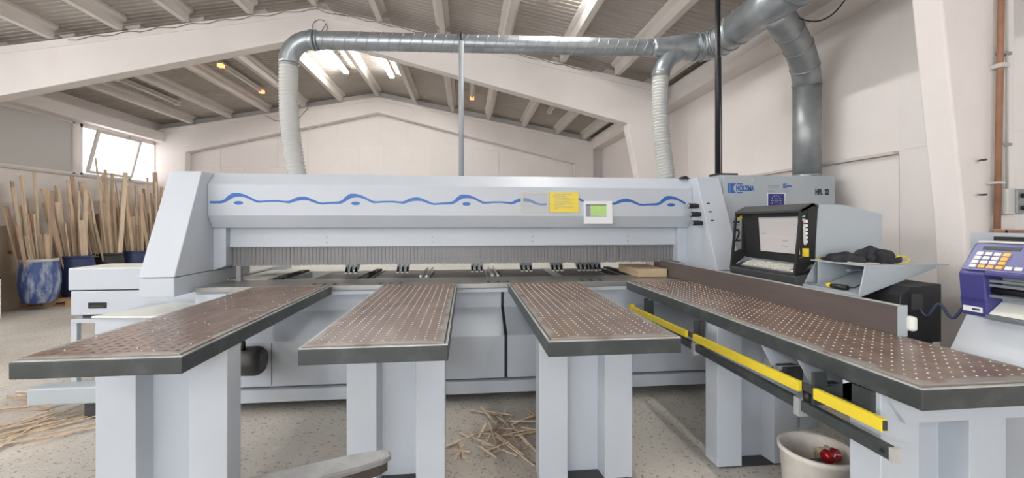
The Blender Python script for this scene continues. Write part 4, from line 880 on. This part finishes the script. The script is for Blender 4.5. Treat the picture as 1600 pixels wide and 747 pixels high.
for i, y in enumerate(ys):
    t = thing('barrel', bl[i], 'barrel', (BX, y, 0.11), 'barrels of wood strips along the left wall')
    zb = 0.11
    prof = [(0.18, zb), (0.21, zb+0.02), (0.245, zb+0.15), (0.272, zb+0.34), (0.27, zb+0.5), (0.252, zb+0.64), (0.23, zb+0.72), (0.23, zb+0.75), (0.215, zb+0.75), (0.215, zb+0.70), (0.25, zb+0.5), (0.18, zb+0.03)]
    part('shell', MB().lathe(prof, BX, y, 28), M[bm_[i]], t)
    part('rim', MB().lathe([(0.231, zb+0.715), (0.242, zb+0.72), (0.242, zb+0.76), (0.222, zb+0.765), (0.222, zb+0.715)], BX, y, 28), M['barrel2' if i % 2 else 'barrel3'] if i else M['conduit'], t)
    grp = 'wood strips standing in the %s barrel' % ['first', 'second', 'third', 'fourth', 'fifth', 'last'][i]
    lab = 'pale sawn wood strip standing in the %s' % ['nearest, paint-dripped barrel', 'second barrel from the near end', 'third barrel from the near end', 'fourth barrel from the near end', 'fifth barrel from the near end', 'last barrel by the far gable'][i]
    n_ = 24; made = []
    where = ['nearest, paint-dripped barrel', 'second barrel from the near end', 'third barrel from the near end', 'fourth barrel from the near end', 'fifth barrel from the near end', 'last barrel by the far gable'][i]
    for k in range(n_):
        a = k*2.4; rr_ = 0.17*math.sqrt((k+0.5)/n_)
        bx_, by_ = BX+rr_*math.cos(a), y+rr_*math.sin(a)
        ln = R.choice([0.95, 1.15, 1.35, 1.6, 1.8, 1.95])*R.uniform(0.9, 1.1)+(0.3 if k == 5 else 0)-(0.2 if i == 0 else 0)
        tx = bx_+rr_*math.cos(a)*0.5*ln/1.2-0.12+R.uniform(-0.05, 0.05); ty = by_+rr_*math.sin(a)*0.75*ln/1.2+R.uniform(-0.17, 0.17)
        tx = max(tx, XL+0.08)
        wd_ = R.choice([0.03, 0.045, 0.06, 0.08, 0.10]); th_ = R.choice([0.014, 0.02, 0.024])
        wi = R.randrange(5)
        o = part('wood_strip', MB().stick((bx_, by_, 0.2), (tx, ty, 0.45+ln), wd_, th_, 0.6), M['wood'][wi]); tag(o, lab, 'wood strip', grp)
        made.append((o, ln, wd_, wi, ty))
    left = list(made)
    def pick(key, txt):
        b = max(left, key=key); left.remove(b); b[0]['label'] = txt+' in the '+where
    pick(lambda q: q[1], 'tallest sawn wood strip'); pick(lambda q: -q[1], 'shortest sawn wood strip')
    pick(lambda q: q[4], 'strip leaning furthest to the far side'); pick(lambda q: -q[4], 'strip leaning furthest to the near side')
    pick(lambda q: q[2]+0.01*q[1], 'tallest of the wide board-like strips'); pick(lambda q: -q[2]+0.01*q[1], 'tallest of the thin lath-like strips')
    pick(lambda q: (q[3] == 3)+0.1*q[1], 'tallest of the dark brown strips'); pick(lambda q: (q[3] == 2)+0.1*q[1], 'tallest of the palest strips')

# offcut strips on the floor
def floor_strips(n, cx, cy, sx, sy, l0, l1, lab, grp, ang=None, z0=0.0, special=None):
    made = []
    for k in range(n):
        x = cx+R.uniform(-sx, sx); y = cy+R.uniform(-sy, sy); a = (R.uniform(0, PI) if ang is None else R.gauss(ang, 0.35)); l = R.uniform(l0, l1)
        d = Vector((math.cos(a), math.sin(a), 0)); h = 0.004+0.003*(k % 5); tilt = R.uniform(0, 0.02)
        p0 = Vector((x, y, z0+h))-d*l/2; p1 = Vector((x, y, z0+h+tilt))+d*l/2
        u = (p1-p0).normalized(); s_ = Vector((-u.y, u.x, 0)).normalized()
        o = part('wood_offcut', MB().obox((p0+p1)/2, (u, s_, u.cross(s_)), (l/2, R.choice([0.004, 0.006, 0.009]), 0.003)), R.choice(M['wood']))
        tag(o, lab, 'offcut', grp); made.append((o, l))
    made.sort(key=lambda q: -q[1])
    if special: made[0][0]['label'] = 'longest '+special; made[1][0]['label'] = 'second longest '+special; made[-1][0]['label'] = 'shortest '+special
floor_strips(34, 0.36, 3.05, 0.30, 0.28, 0.10, 0.42, 'thin wood offcut on the floor between the middle tables', 'offcuts on the floor between the middle tables', special='wood offcut in the heap between the middle tables')
floor_strips(14, 0.05, 3.1, 0.25, 0.35, 0.05, 0.22, 'thin wood offcut on the floor between the middle tables', 'offcuts on the floor between the middle tables')
floor_strips(20, -3.1, 3.42, 0.35, 0.16, 0.4, 0.95, 'thin wood offcut under the jutting grey floor beam', 'offcuts under the floor beam', 0.75, special='wood offcut in the heap under the grey floor beam')
floor_strips(16, -3.25, 4.2, 0.3, 0.18, 0.3, 0.7, 'thin wood offcut on the floor under the low cabinet', 'offcuts under the low cabinet', 0.3, special='wood offcut in the heap under the low cabinet')
floor_strips(6, -3.6, 4.0, 0.2, 0.2, 0.4, 0.7, 'pale wood offcut on the open floor beside the cabinet leg', 'offcuts beside the cabinet leg', -0.2)

# aluminium bar reaching in at the bottom edge
ab = thing('aluminium_bar', 'worn aluminium bar with rounded end at the bottom edge', 'bar', (-0.9, 1.2, 0))
d = Vector((-0.80+0.27, 1.24-1.44, 0)).normalized(); n_ = Vector((-d.y, d.x, 0)); e0 = Vector((-0.245, 1.435, 0.735))
pts = []
for u, v in ((0.9, -0.05), (0.9, 0.05), (0.22, 0.05), (0.10, 0.044), (0.03, 0.032), (0.0, 0.015), (0.0, -0.012), (0.02, -0.032), (0.08, -0.046), (0.16, -0.05)):
    p = e0+d*u+n_*v; pts.append((p.x, p.y))
part('bar', MB().poly_prism(pts, 'z', 0.728, 0.748), M['alud'], ab, 0.006)
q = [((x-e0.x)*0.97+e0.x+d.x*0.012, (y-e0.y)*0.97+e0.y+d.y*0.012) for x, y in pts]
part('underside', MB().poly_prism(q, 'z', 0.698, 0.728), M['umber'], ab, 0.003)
pc = e0+d*0.8
part('stand_post', MB().box(pc.x-0.04, pc.x+0.04, pc.y-0.04, pc.y+0.04, 0.02, 0.705), M['dark'], ab)
part('stand_foot', MB().box(pc.x-0.2, pc.x+0.2, pc.y-0.2, pc.y+0.2, 0, 0.02), M['dark'], ab)
